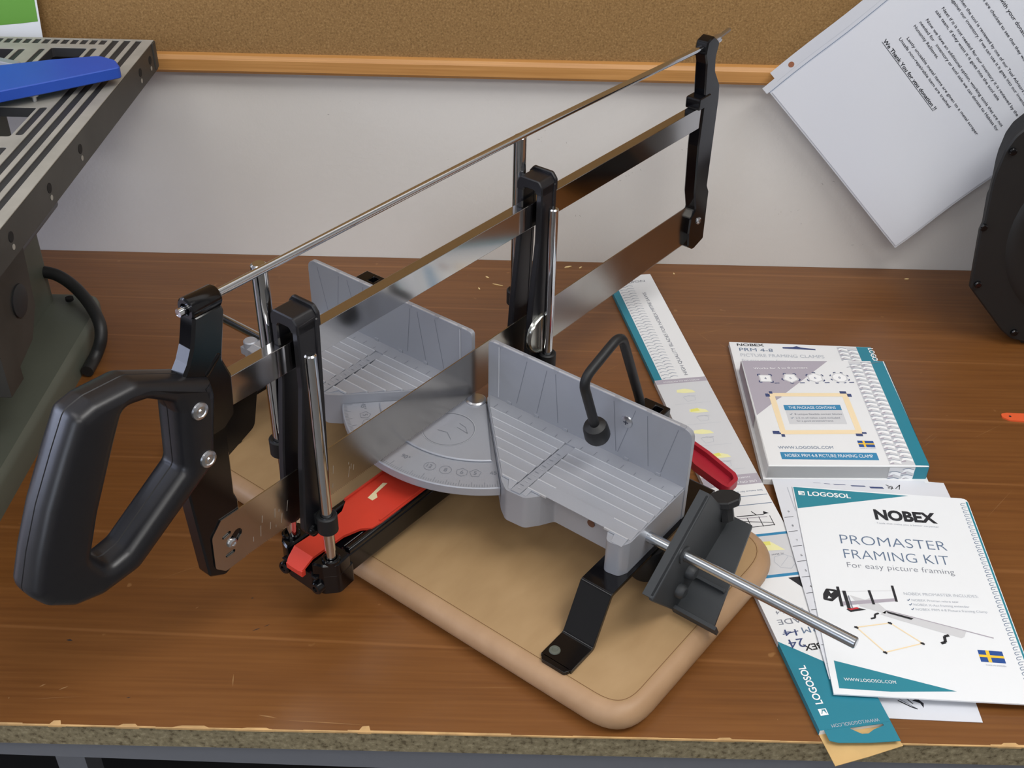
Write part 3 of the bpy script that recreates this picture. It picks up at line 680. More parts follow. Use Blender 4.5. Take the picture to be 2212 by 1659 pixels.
# bottom lip and middle rib
def lip_(c0, c1, v0, v1, th):
    c0, c1 = Vector(c0), Vector(c1); d = (c1-c0).normalized(); n = Vector((-d.y, d.x))*th
    q = [c0, c1, c1+n, c0+n]; i = [g.v((p.x, v0, p.y)) for p in q]+[g.v((p.x, v1, p.y)) for p in q]
    for f in ((0, 1, 2, 3), (7, 6, 5, 4), (0, 4, 5, 1), (1, 5, 6, 2), (2, 6, 7, 3), (3, 7, 4, 0)): g.f([i[k] for k in f])
lip_(e2-dx*1+nx*-9, e2-dx*1+nx*2, VP-2, VP+34, 3)
m1 = e2+dx*27; lip_(m1-nx*8, m1, VP-1, VP+25, 2.5)
lip_(Vector(pdn)+(Vector(pa)-Vector(pdn))*0.02, Vector(pa), VP-9, VP-1, -3)
stop = g.obj('length_stop', M['darkplastic'], saw, smooth=30, bevel=0.8)
g = gs(); g.lathe((-45.5, VP-4, 80), (0, 1, 0), [(4.05, 0), (6.6, 0), (6.6, 5.2), (4.05, 5.6)], 20)
for (t_, o_2) in ((0.62, 12), (0.80, 12)):
    p_ = Vector(pa)+(Vector(pdn)-Vector(pa))*t_+(Vector(pb_)-Vector(pa)).normalized()*38
    g.lathe((p_.x, VP-1, p_.y), (0, 1, 0), [(5.5, 0), (5.5, 5), (3.8, 7), (0, 7.2)], 14)
g.obj('rod_boss', M['darkplastic'], stop, smooth=40)
g = gs(); ka = Vector((0.1, -0.30, 0.95)).normalized(); kc = Vector((12, VP+2, 74))
g.lathe(kc, ka, [(0, 0), (6.0, 0), (6.0, 12.5), (11.2, 12.8), (12, 13.6), (12, 17.6), (11.2, 18.6), (0, 18.6)], 8); g.obj('clamp_knob', M['rubber'], stop)
# --- bent hold-down clamp with its rubber foot, and the sockets behind the fence
g = gs(); g.tube(rounded_path([(38, 131, 84), (35, 131, 122), (-2, 130.5, 203), (-46.5, 130, 187), (-23, 130, 128)], 11, 6), 3.6, 14)
hold = g.obj('hold_down_rod', M['rubber'], saw)
g = gs(); ax_ = Vector((23.5, 0, -59)).normalized()
g.lathe(Vector((-27, 130, 138)), ax_, [(3.6, -1), (8.0, 1), (9.2, 4), (9.6, 13), (8.6, 15.5), (0, 15.5)], 22); g.obj('clamp_foot', M['rubber'], hold)
for s, u0, v0, zt in ((1, 44, 134, 115.5), (-1, 44, -163, 119)):
    g = gs(); g.prism([(u0-14, v0-9), (u0+8, v0-9), (u0+8, v0+14), (u0-14, v0+14)], 'xy', 86, zt, holes=[[(u0-4, v0+3), (u0+4, v0+3), (u0+4, v0+10), (u0-4, v0+10)]])
    g.box(6, u0-10, v0-6, v0+6, 88, 108); g.obj('clamp_socket', M['black'], saw, smooth=30, bevel=0.8)
# --- red cam lever behind the right fence
rp = fillet([(101, 139), (92, 149), (87, 169), (76.5, 198.5), (71, 204), (57, 203.5), (57.5, 197), (65.5, 167), (75, 153), (78, 135)], [3, 8, 10, 6, 6, 6, 6, 10, 8, 3], 5)
inn = inset(ccw(rp), 3.4)
g = gs(); g.prism(rp, 'xy', 55, 57); g.prism(rp, 'xy', 56.8, 62, holes=[inn]); g.box(6, 92, 134, 148, 50, 57, ch=1); g.obj('cam_lever', M['redplastic'], saw, smooth=35, bevel=0.7)

# ------------------------------------------------------------------ paper goods on the bench
# long blade package
PO_, PD = (264.6, 474.5), math.radians(100.502)
pk = empty('blade_package', (PO_[0], PO_[1], 0), 'long narrow white and teal carton lying across the right of the bench', 'package', PD)
mp = [M['card'], M['kraft'], M['tealbox']]
g = G()
g.box(19.5, 628, 0, 50.6, 0.25, 5.0)
for i in range(len(g.I)): g.I[i] = 0
# open near end: top teal panel, left wall, kraft flap folded out over the edge
g.prism([(3.5, 0.2), (19.6, 0), (19.6, 47.5), (11, 47.2), (8.5, 41.5), (5.2, 20)], 'xy', 4.5, 5.0, m=2, holes=[[(17.9, 29.6), (12.8, 23.5), (12.4, 19), (15, 14), (17.0, 5.8), (18.6, 6), (18.8, 29)]])
g.prism([(-5.5, 49.3), (-2, 24), (2.5, -2.0), (19.6, 0), (19.6, 50.4)], 'xy', 0.25, 0.8, m=1)
pk_body = g
pp = Print(g, lambda x, y, h: (x, y, 5.0+h), mp, 0, 0.06)
def side(a, b, key):    # tint of the long sides
    g.f([g.v((a, 50.66, .3)), g.v((b, 50.66, .3)), g.v((b, 50.66, 5.05)), g.v((a, 50.66, 5.05))], pp.mi(key)); g.f([g.v((a, -.06, .3)), g.v((b, -.06, .3)), g.v((b, -.06, 5.05)), g.v((a, -.06, 5.05))], pp.mi(key))
pp.poly([(19.5, 0), (19.5, 50.6), (98.5, 50.6), (76, 25), (52, 0)], 'tealbox'); side(19.6, 97, 'tealbox')
pp.text('LOGOSOL', (40.5, 39.6), 34, 5.2, 'white', bold=0.02)
pp.poly([(31, 39.5), (36.5, 39.5), (36.5, 45.2), (31, 45.2)], 'white', 2); pp.poly([(31.8, 40.3), (35.7, 40.3), (35.7, 43.4), (34.6, 41.6)], 'tealbox', 3); pp.line((32.3, 43.9), (35.6, 42.2), 0.5, 'tealbox', 4)
pp.text('WWW.LOGOSOL.COM', (23.2, 7.3), 34, 2.6, 'inkpale', xd=(0, 1))
pp.text('NOBEX', (92.6, 7), 27, 5.6, 'ink', xd=(0, 1), bold=0.02)
pp.text('PRM', (108.5, 12), 17, 5.6, 'inkblue', xd=(0, 1)); pp.text('BLADE', (118.4, 16), 28, 5.0, 'inkgrey', xd=(0, 1)); pp.text('SPARE-4', (127, 20), 22, 3.2, 'inkgrey', xd=(0, 1))
pp.text('24', (98.6, 31.5), 12, 8.0, 'inknavy', 5, xd=(0, 1)); pp.text('14', (107.6, 33.5), 9.5, 6.0, 'inknavy', xd=(0.1, 1)); pp.line((105.8, 32), (104.2, 44.5), 0.7, 'inknavy', 4)
pp.poly([(158.6, 19.4), (158.8, 1), (140, 10), (147.8, 12.6)], 'ink', 2)
pp.rect(160.6, 0.2, 163.6, 50.4, 'bluebar'); pp.rect(163.6, 0.2, 206.2, 50.4, 'lgrey'); pp.rect(206.2, 0.2, 209.0, 50.4, 'bluebar')
pp.poly([(200.4, 40), (199.6, 19.3), (188.6, 10.4), (190.1, 31), (195, 38)], 'paleyellow', 2); pp.poly([(200.4, 38), (199.6, 19.3), (195.2, 20), (196, 37)], 'yellowp', 3)
P = [(177, 24), (182, 22), (184, 14), (180, 8), (173, 8), (168, 13), (170, 21), (177, 24)]; pp.path(P, 0.5, 'inkpale', 2); pp.path([(172, 20), (181, 11)], 0.4, 'inkpale', 2); pp.text('XL BEAM', (185.5, 13), 10, 1.6, 'inkgrey', xd=(0, 1))
pp.line((244.2, 1), (244.2, 38), 0.7, 'inkblue'); pp.line((255, 1), (255, 31), 0.7, 'inkblue')
P = [(230, 13), (230, 36)]; pp.path([(231.5, 36), (231, 13)], 0.9, 'ink'); pp.path([(229, 36), (228, 11)], 0.8, 'mauve'); pp.path([(226, 37), (220.5, 8.5)], 0.7, 'ink'); pp.path([(217.5, 35), (217.8, 8)], 0.7, 'ink')
for t_ in (35.5, 28, 18, 8.5): pp.line((229, t_), (217, t_), 0.6, 'ink')
pp.path([(236, 22), (231, 19)], 0.8, 'ink'); pp.poly([(235, 12), (232, 8), (231, 13)], 'ink', 2); pp.path([(249, 32), (258, 27), (261, 29)], 0.4, 'inkblue')
pp.text('See below for blades', (261.5, 3), 30, 1.6, 'inkblue', xd=(0, 1))
pp.rect(269.5, 0.2, 283, 50.4, 'mauve'); pp.text('USE ON MITRE SAWS', (274, 4), 40, 2.4, 'white', xd=(0, 1)); pp.text('NOBEX PROMAN', (279.5, 8), 26, 1.8, 'white', xd=(0, 1))
pp.rect(283, 0.2, 422, 50.4, 'lgrey')
for k, (sy, ty) in enumerate(((408, 26), (376.5, 23), (345, 28.5), (310, 24))):
    key = 'paleyellow' if k < 3 else 'yellowp'
    pp.poly([(sy+3, ty+8), (sy+4, ty), (sy+1, ty-7), (sy-3, ty-9), (sy-3, ty+2), (sy-1, ty+9)], 'paleyellow', 2)
    if k in (1, 3): pp.poly([(sy+3, ty+7), (sy+4, ty), (sy, ty-1), (sy-1, ty+8)], 'yellowp', 3)
    P = [(sy-9, ty+5), (sy-7, ty-1), (sy-10, ty-6), (sy-15, ty-5), (sy-16, ty+3), (sy-9, ty+5)]; pp.path(P, 0.35, 'inkpale', 2)
    pp.line((sy-19.5, 8), (sy-19.5, 42), 0.25, 'inkpale', 2); pp.text('HARD WOOD', (sy-7.5, ty-7), 11, 1.3, 'inkpale', xd=(0, 1))
pp.rect(422, 0.2, 429, 50.4, 'mauve'); pp.text('WORKS ON ALL MATERIALS', (425.6, 7), 36, 1.8, 'white', xd=(0, 1))
pp.rect(429, 43.2, 628, 50.6, 'tealbox'); side(429, 628, 'tealbox'); side(98, 429, 'lgrey')
s_ = 430.0; k = 0
while s_ < 622:                                                # saw-tooth ornament
    for row in (0, 1):
        t0 = 42.6-8.2*row; o_3 = 2.4*row
        pp.path([(s_+o_3, t0), (s_+2.2+o_3, t0-4.6), (s_+o_3+0.8, t0-8.4)], 0.45, 'inkblue', 2)
        pp.poly([(s_+o_3+.3, t0-.6), (s_+2.4+o_3, t0-4.4), (s_+o_3+2.8, t0-1.2)], 'lgrey', 1)
    s_ += 5.2
pp.text('HIGH QUALITY BLADES FOR NOBEX MITRE SAWS', (434, 15.6), 156, 3.6, 'inkgrey')
pp.text('NOBEX', (616, 10), 26, 4, 'inkgrey', xd=(0, 1))
g.obj('carton', mp, pk, smooth=0)

# clamp kit box with its hang card
cb = empty('clamp_package', (219, 744, 0), 'white square carton of framing clamps with a purple corner and rope pattern', 'package')
mc = [M['card']]; g = G()
g.prism([(-2.3, -1), (-1, 212.5), (141, 208.5), (139.5, -1)], 'xy', 0.4, 6); mc.append(M['inkblue'])
bo = [(0.3, 0.6), (138.2, 4.6), (140, 163.8), (1.2, 159.4)]
g.prism(bo, 'xy', 5.8, 20, ch=0.8); nf = len(g.F)
g.prism([(0.3, 0.6), (138.2, 4.6), (138.2, 30), (0.3, 30)], 'xy', 0.4, 19)
pc_ = Print(g, lambda x, y, h: (x, y, 20+h), mc, 0, 0.06)
pc_.poly([(1.9, 158.3), (84.5, 160.9), (2.0, 71.5)], 'mauve')
g.f([g.v(p) for p in ((1.22, 159, 6.4), (0.72, 71, 6.4), (0.72, 71, 19.2), (1.18, 159, 19.2))], pc_.mi('mauve')); g.f([g.v(p) for p in ((0.95, 159, 6.4), (0.35, 71, 6.4), (0.35, 71, 19.2), (0.95, 159, 19.2))], pc_.mi('mauve'))
pc_.text('Works for 4 to 8 corners', (11, 144.4), 52, 2.9, 'white', xd=(1, .06))
for (cx, cy, n, tx) in ((19.5, 129.6, 4, '4'), (43.5, 131, 5, '5'), (67, 132.2, 6, '6'), (90.3, 133.4, 8, '8')):
    rr = 6.6; P = [(cx+rr*math.cos(6.2832*(k+.5)/n+1.57*(n % 2)), cy+rr*math.sin(6.2832*(k+.5)/n+1.57*(n % 2))) for k in range(n)]
    pc_.poly(P, 'white', 3); P2 = [(cx+(x-cx)*1.22, cy+(y-cy)*1.22) for x, y in P]; pc_.poly(P2, 'lgrey', 2)
    pc_.text(tx, (cx-1.1, cy-1.5), None, 3.1, 'inknavy', 4)
    for k in range(n):
        a = Vector(P[k]); c = Vector((cx, cy)); d = (a-c).normalized(); b1 = Vector(P[k-1]); b2 = Vector(P[(k+1) % n]); q = c+(a-c)*1.38
        pc_.line(q, q+(b1-a)*.28, 1.0, 'inknavy', 4); pc_.line(q, q+(b2-a)*.28, 1.0, 'inknavy', 4)
    pc_.line((cx+7.4, cy-7.6), (cx+12, cy-7.2), 1.1, 'inknavy', 4)
fo_, fi_ = [(18, 106), (91.5, 108.6), (92, 47.3), (19.0, 44.0)], [(23.5, 101), (86, 103), (86.4, 53), (23.8, 50)]
for k in range(4): pc_.poly([fo_[k-1], fo_[k], fi_[k], fi_[k-1]], 'cream', 2)
pc_.poly([(24, 100.5), (30, 100.6), (24, 95.5)], 'mauve', 2)
for cx, cy, sx, sy in ((18, 106, -1, 1), (92, 108.6, 1, 1), (92.2, 46.5, 1, -1), (18, 43.2, -1, -1)):
    pc_.rect(cx-3 if sx < 0 else cx-1.0, cy-4.5*sy-1.3, cx+1 if sx < 0 else cx+3, cy-1.0*sy, 'inknavy', 3); pc_.rect(cx-5.5*sx-1.5, cy-1 if sy > 0 else cy-2.6, cx-1*sx, cy+2.6 if sy > 0 else cy+1, 'inknavy', 4)
pc_.rect(12, 44.4, 18, 48.6, 'inknavy', 5)
pc_.poly([(28.8, 79.8), (81, 82), (81, 90), (28.8, 87.8)], 'bluebar', 2); pc_.text('THE PACKAGE CONTAINS', (33, 82.0), 43, 3.6, 'white', xd=(1, .042))
pc_.poly([(29.2, 59.4), (81, 61.3), (81, 82), (29.2, 79.8)], 'lgrey', 1)
pc_.text('✓ 8 unique flexible corner blocks'.replace('✓ ', ''), (36.5, 73.0), 43, 2.4, 'inkgrey', xd=(1, .042)); pc_.text('2.5 m of nylon cord included', (36.5, 67.4), 40, 2.4, 'inkgrey', xd=(1, .042)); pc_.text('for a good stretched frame', (36.5, 63.0), 33, 2.4, 'inkgrey', xd=(1, .042))
for y in (73.3, 67.7): pc_.path([(32.2, y+1), (33, y), (34.6, y+2)], 0.5, 'inkblue', 3)
pc_.text('WWW.LOGOSOL.COM', (13, 23.6), 48, 3.6, 'inkblue', xd=(1, .036))
fx0, fy0 = 84.2, 28.6; pc_.rect(fx0, fy0, fx0+14, fy0+9, 'flagblue', 2); pc_.rect(fx0+4.4, fy0, fx0+6.2, fy0+9, 'flagyel', 3); pc_.rect(fx0, fy0+3.7, fx0+14, fy0+5.3, 'flagyel', 4); pc_.text('MADE IN SWEDEN', (84.2, 26.2), 14, 1.1, 'inkpale')
pc_.poly([(13.4, 9.4), (97, 11), (97, 20.9), (13.4, 19.2)], 'bluebar', 2); pc_.text('NOBEX PRM 4-8 PICTURE FRAMING CLAMP', (17, 12.6), 76, 4.2, 'white', xd=(1, .02))
# woven-rope pattern and teal band at the right, also down the front face
def rope(x0, y0, wd, ln, fn, key1='lgrey'):
    pr_ = Print(g, fn, mc, 0, 0.06); y = y0; k = 0
    pr_.rect(x0, y0, x0+wd, y0+ln, 'lgrey', 1)
    while y < y0+ln-5:
        for col in (0, 1):
            xx = x0+col*wd/2; yy = y+(3.4 if col else 0)
            if yy+6.6 > y0+ln: continue
            P = [(xx+.3, yy+1.2), (xx+wd*.22, yy+3.6), (xx+wd*.48, yy+1.0), (xx+wd*.49, yy+4.6), (xx+wd*.34, yy+6.3), (xx+wd*.12, yy+5.8)]
            pr_.poly(P, 'white', 2); pr_.poly([(xx+.2, yy+.2), (xx+wd*.2, yy+.9), (xx+wd*.18, yy+3.0), (xx+.3, yy+1.2)], 'mauve', 3)
            pr_.path([(xx+.4, yy+5.7), (xx+wd*.25, yy+6.5), (xx+wd*.46, yy+5.4)], 0.55, 'inkblue', 3)
        y += 6.9
rope(104.5, 5.5, 22, 156, lambda x, y, h: (x, y, 20+h)); pc_.rect(126.5, 5.2, 138.4, 163, 'tealbox', 1)
ff = lambda x, y, h: (x, 0.6+(x-.3)*4.0/137.9-0.25-h, y)
pf = Print(g, ff, mc, 0, .06); rope(104.5, 0.8, 22, 18, ff); pf.rect(126.5, 0.6, 138, 19.0, 'tealbox', 1)
g.f([g.v(p) for p in ((138.6, 4.9, .6), (140.4, 163, .6), (140.4, 163, 19.4), (138.6, 4.9, 19.4))], pc_.mi('tealbox'))
kc_ = Print(g, lambda x, y, h: (x, y, 6+h), mc, 0, .06)
kc_.text('NOBEX', (6.2, 205.6), 27, 4.2, 'ink', bold=.02); kc_.text('PRM 4-8', (7.2, 196.3), 33.5, 5.6, 'inkblue', xd=(1, -.01)); kc_.text('PICTURE FRAMING CLAMPS', (7, 186.6), 83, 5.2, 'inkpale'); kc_.text('For easy picture framing', (7.2, 178.6), 48, 3.4, 'inkpale')
kc_.poly([(51.4, 202.6), (84, 200.8), (84, 202.8), (70, 205.0), (66, 207.4), (62, 205.6), (51.4, 205)], 'inknavy', 2)
rope(106, 165, 20, 42.5, lambda x, y, h: (x, y, 6+h)); kc_.poly([(126, 165), (140.6, 165), (141, 208.2), (126, 208.6)], 'tealbox', 1); kc_.text('LOGOSOL', (137.5, 206.5), 36, 5, 'white', 3, xd=(0, -1), bold=.02)
pc_.path([(101, 151), (108, 152.6), (120, 157), (128, 159), (138, 162)], 0.5, 'inkgrey', 4)
g.obj('carton', mc, cb, smooth=0)

# sheets and booklet, bottom to top
mats = [M['paper']]; g = G(); fnb = frame2(246, 500, math.radians(-1.6), 0.3)
def sheet(g, fn, wd, ht, th, poly=None):
    P = poly or [(0, 0), (wd, 0), (wd, ht), (0, ht)]; P = ccw(P); a = [g.v(fn(x, y, 0)) for x, y in P]; b = [g.v(fn(x, y, th)) for x, y in P]
    g.f(b); g.f(a[::-1])
    for k in range(len(P)): g.f((a[k-1], a[k], b[k], b[k-1]))
sheet(g, fnb, 80, 205, 0.35); p1 = Print(g, fnb, mats, 0.35, .06)
p1.path([(26, 15.5), (34, 10.5), (38, 8.8)], 0.9, 'ink'); p1.path([(27, 17), (37, 9.6)], 0.6, 'inkgrey'); p1.poly([(36, 16), (40, 18), (43.5, 14), (42.5, 10), (41, 14)], 'ink'); p1.path([(32, 18), (36, 13)], 0.7, 'ink'); p1.disc((33, 18), 1.4, 'inkblue')
p1.poly([(10, 19), (18, 17.6), (20, 20)], 'ink')
tag(g.obj('leaflet', mats, smooth=0), 'white leaflet peeking out at the bottom of the paper stack by the bench edge', 'leaflet')

# instruction sheet with printed ruler, draped from the carton down to the bench
mats = [M['paper']]; g = G()
def zr(x): t = max(0, min(1, (x-118)/40)); return 6.3-2.5*(t*t*(3-2*t))
def fr(x, y, h): a = math.radians(0.7); return (226.6+x*math.cos(a)-y*math.sin(a), 527.3+x*math.sin(a)+y*math.cos(a), zr(x)+h)
NX = 26; XS = [148*k/NX for k in range(NX+1)]
for h in (0, 0.3):
    pass
def drape(g, fn, XS, YS, th):
    T = [[g.v(fn(x, y, th)) for y in YS] for x in XS]; Bm = [[g.v(fn(x, y, 0)) for y in YS] for x in XS]
    for i in range(len(XS)-1):
        for j in range(len(YS)-1):
            g.f((T[i][j], T[i+1][j], T[i+1][j+1], T[i][j+1])); g.f((Bm[i][j+1], Bm[i+1][j+1], Bm[i+1][j], Bm[i][j]))
    rimi = [(i, 0) for i in range(len(XS))]+[(len(XS)-1, j) for j in range(1, len(YS))]+[(i, len(YS)-1) for i in range(len(XS)-2, -1, -1)]+[(0, j) for j in range(len(YS)-2, 0, -1)]
    for k in range(len(rimi)):
        a, b = rimi[k-1], rimi[k]; g.f((Bm[a[0]][a[1]], Bm[b[0]][b[1]], T[b[0]][b[1]], T[a[0]][a[1]]))
drape(g, fr, XS, [0, 54, 108, 162, 216], 0.35)
p2 = Print(g, fr, mats, 0.35, .06)
p2.line((12.0, 175), (11.0, 205), 0.6, 'inkpale')
for k in range(10): y = 167-17.0*k; p2.line((1.2, y), (8.8, y+1.2), 0.5, 'ink'); p2.text(str(9-k), (5.5, y+6), None, 2.2, 'ink', xd=(0.98, .15))
for x, wd, hh in ((34, 6, .8), (43, 5, 1.0), (51, 10, 1.2), (65.5, 12, 1.7), (81, 11.5, 2.6)):
    y = 211.6-(x-34)*.09; p2.poly([(x, y), (x+wd, y-.4), (x+wd+1, y-hh), (x+1, y-hh+.4)], 'inknavy')
p2.text('x2', (96.5, 205), None, 3.5, 'ink'); p2.path([(96, 210), (101, 206), (99, 204)], .7, 'ink'); p2.path([(103, 205), (108, 210), (106, 204)], .7, 'ink')
tag(g.obj('instruction_sheet', mats, smooth=40), 'white instruction sheet with a printed ruler along its left edge under the booklet', 'leaflet')

# framing kit booklet on top
mats = [M['gloss']]; g = G(); BA = math.radians(-3.9)
def zk(x, y): return 8.1
def fb_(x, y, h): return (226.4+math.cos(BA)*x-math.sin(BA)*y, 513.2+math.sin(BA)*x+math.cos(BA)*y, zk(x, y)+h)
sheet(g, lambda x, y, h: fb_(x, y, h-1.2), 142.5, 219.5, 1.2, fillet([(0, 0), (142.5, 4.0), (142.5, 218), (-2.2, 219.6)], [0, 2, 5, 0], 3))
pk_ = Print(g, fb_, mats, 0, .06)
pk_.poly([(-1.6, 218.6), (94, 216.8), (-1.0, 191.5)], 'teal'); pk_.rect(1.8, 208.6, 7.0, 213.6, 'white', 2); pk_.poly([(2.6, 209.3), (6.3, 209.3), (6.3, 212), (5.2, 210.6)], 'teal', 3); pk_.line((3, 212.6), (6.2, 211.2), .5, 'teal', 4)
pk_.text('LOGOSOL', (9.6, 208.6), 35.5, 5.2, 'white', bold=.025)
pk_.text('NOBEX', (61, 184.6), 50, 11.2, 'ink', bold=.045); pk_.text('Tools that make you a better carpenter', (61, 179.0), 50, 1.9, 'inkpale')
pk_.text('PROMASTER', (28.3, 152.4), 83.5, 10.4, 'inkblue', bold=-.014); pk_.text('FRAMING KIT', (28.6, 135.9), 81.5, 10.2, 'inkblue', bold=-.014); pk_.text('For easy picture framing', (29.2, 125.8), 82, 5.6, 'inkgrey', bold=-.012)
# picture of the saw with its long extension
pk_.poly(fillet([(9, 101), (17, 100.5), (17.6, 94), (12, 87.8), (5.3, 89), (6, 95)], 1.5, 2), 'ink', 2); pk_.poly([(11, 98.8), (14.4, 98.2), (12, 95.8)], 'gloss', 3); pk_.poly([(10, 93.4), (12, 91), (8.8, 90.6)], 'gloss', 3)
pk_.line((18, 103.7), (18.4, 83.3), 2.2, 'ink', 4); pk_.line((22.2, 99.7), (23.4, 81.6), 2.6, 'ink', 5); pk_.line((24.8, 95), (26, 82), 1.0, 'inkgrey', 5); pk_.line((41.4, 102.1), (42.6, 87.6), 2.0, 'ink', 5); pk_.line((60, 108.9), (60.3, 92.2), 1.9, 'ink', 4)
pk_.poly([(19.4, 88.4), (19.5, 84.4), (59.4, 92.6), (59.3, 95.6)], 'mauve', 3); pk_.line((19, 98.8), (59.8, 103.6), 0.35, 'lgrey', 2)
pk_.poly([(26, 95.7), (37, 92), (42, 95), (51, 82.7), (49.5, 79), (32, 84.6)], 'lgrey', 2); pk_.poly([(21, 80.9), (30, 83.2), (36, 81.8), (24, 78.2)], 'ink', 2); pk_.poly([(21.6, 81.4), (29.6, 83.6), (31, 82.4), (24.6, 80.2)], 'redp', 3)
pk_.poly([(45.6, 78.3), (51.3, 82.8), (105.8, 67.6), (103, 61.5), (100.6, 60.1), (48.8, 76.6)], 'lgrey', 2); pk_.line((51, 82.6), (106, 67.4), 0.8, 'mauve', 3); pk_.line((105.8, 67.5), (124.1, 62.4), 0.9, 'mauve', 3); pk_.poly([(50.4, 81.8), (69.6, 76.2), (67.6, 74.6), (51.4, 79.6)], 'ink', 6)
pk_.path([(44.6, 79), (41.6, 77.5), (41, 74), (37.8, 72.9)], 1.5, 'ink', 4); pk_.path([(92, 62), (88.4, 60.5), (88, 55), (84.6, 53.6)], 2.2, 'ink', 4)
F = [(25.8, 63.3), (51.3, 70.0), (71.2, 52.3), (42.5, 41.1)]
for k in range(4): pk_.line(F[k-1], F[k], 1.0, 'cream', 3)
for x, y in F: pk_.line((x-1.6, y+.4), (x+1.2, y-1), 1.6, 'ink', 4); pk_.disc((x, y), 0.9, 'ink', 5, 8)
pk_.text('NOBEX PROMASTER INCLUDES:', (67.4, 100.0), 56, 2.7, 'inkpale', xd=(1, .045)); pk_.text('NOBEX Proman mitre saw', (72, 94.0), 35, 2.2, 'inkpale', xd=(1, .045)); pk_.text('NOBEX X-Act framing extender', (72.6, 89.4), 41.5, 2.2, 'inkpale', xd=(1, .045)); pk_.text('NOBEX PRM 4-8 Picture framing Clamp', (73.2, 84.8), 53, 2.2, 'inkpale', xd=(1, .045))
for x, y in ((68.6, 94.2), (69.2, 89.6), (69.8, 85)): pk_.path([(x, y+.8), (x+.8, y), (x+2.2, y+2)], .6, 'inkblue', 3)
fx0, fy0 = 109.3, 39; pk_.rect(fx0, fy0, fx0+17.4, fy0+11, 'flagblue', 2); pk_.rect(fx0+5.4, fy0, fx0+7.9, fy0+11, 'flagyel', 3); pk_.rect(fx0, fy0+4.4, fx0+17.4, fy0+6.6, 'flagyel', 4); pk_.text('MADE IN SWEDEN', (112, 35.6), 14, 1.3, 'inkpale')
pk_.poly([(4.4, 30), (4.4, 5.2), (40, 5.6), (85.6, 10.2)], 'teal'); pk_.text('WWW.LOGOSOL.COM', (9, 12.2), 35.8, 2.7, 'white', xd=(1, .02))
pk_.rect(140.4, 10, 141.9, 214, 'teal', 1)
y = 212.0
while y > 12: pk_.path([(139.8, y), (137.0, y-.4), (135.4, y-1.6), (135.8, y-3.4), (138.4, y-2.6)], 0.5, 'inkblue', 2); y -= 4.6
tag(g.obj('booklet', mats, smooth=0), 'white booklet with teal corners about a picture framing kit at the front right', 'booklet')

# orange strip at the right
g = G(); g.prism(fillet([(457.5, 846.5), (457.8, 851.5), (464, 853), (540, 850), (540, 835), (463, 841.5)], [3, 3, 2, 0, 0, 3], 4), 'xy', 0, 1.4)
os_ = tag(g.obj('orange_strip', M['orange'], smooth=0), 'small orange plastic strip lying at the right edge of the bench', 'tool part')
g = G(); g.lathe((465.2, 847.5, 1.4), (0, 0, 1), [(0, .06), (1.2, .06), (1.2, .0)], 12); g.obj('hole', M['dark'], os_, smooth=0)
# chips along the back edge of the bench
CH = [((42, 1108), 6, 1.2), ((60, 1112), 9, 2.2), ((74, 1111), 5, 1.4), ((95, 1114), 8, 1.4), ((178, 1102), 3, 1.5), ((-38, 1060), 4, 1.6), ((-30, 1085), 5, 1.6), ((-18, 1069), 12, .8), ((438, 1102), 5, 1.2), ((-218, 1085), 3, 1.0)]
for i, ((x, y), L, wd) in enumerate(CH):
    a = 0.4*i; g = G(); c, s = math.cos(a), math.sin(a)
    P = [(x+c*p-s*q, y+s*p+c*q) for p, q in ((-L/2, -wd*.2), (0, -wd/2), (L/2, 0), (L*.2, wd/2), (-L*.3, wd*.45))]
    g.prism(P, 'xy', 0, 0.8); tag(g.obj('wood_chip', M['crumb'], smooth=0), 'small pale wood chip lying loose on the far part of the bench', 'wood chip', 'wood chips on the bench')

# ------------------------------------------------------------------ hanging sheet protector with printed page
PY = YW-30
AXp = Vector((0.690, -0.724)); AYp = Vector((0.724, 0.690)); P0 = Vector((254.5, 215.0))
def fpg(x, y, h):
    q = P0+AXp*x+AYp*y; bow = 9*math.exp(-((x-232)**2+y*y)/9000.0)
    return (q.x, PY+6-bow-0.010*x*0-h+1.2*math.sin(y*.05+x*.02), q.y)
def grid_sheet(g, x0, x1, y0, y1, h, th, poly=None, nx=16, ny=20):
    XS = [x0+(x1-x0)*k/nx for k in range(nx+1)]; YS = [y0+(y1-y0)*k/ny for k in range(ny+1)]
    drape(g, lambda x, y, hh: fpg(x, y, h+hh), XS, YS, th)
g = G(); mats = [M['film']]
grid_sheet(g, -15.5, 0, 9, 300, 0, .3, nx=2); grid_sheet(g, -7.8, 0, -6, 9.2, 0, .3, nx=2, ny=2); grid_sheet(g, 0, 232, -3, 300, 0, 0.3)
pq = Print(g, fpg, mats, .32, .1)
for k in range(30): pq.line((0.2, -3+10*k), (0.2, 7.05+10*k), .5, 'inkblue', 9)
for k in range(30): pq.line((-3.6, 9+9.5*k), (-3.6, 18.55+9.5*k), .25, 'inkpale', 1)
pq.disc((-8.3, 29.4), 3.0, 'hole', 2)
tag(g.obj('sheet_protector', mats, smooth=60), 'clear punched plastic sleeve hanging crooked at the top right of the wall', 'sheet protector')
g = G(); mats = [M['paper']]
grid_sheet(g, 2, 229.5, -1, 278, 0.9, 0.3); pq = Print(g, fpg, mats, 1.25, .1)
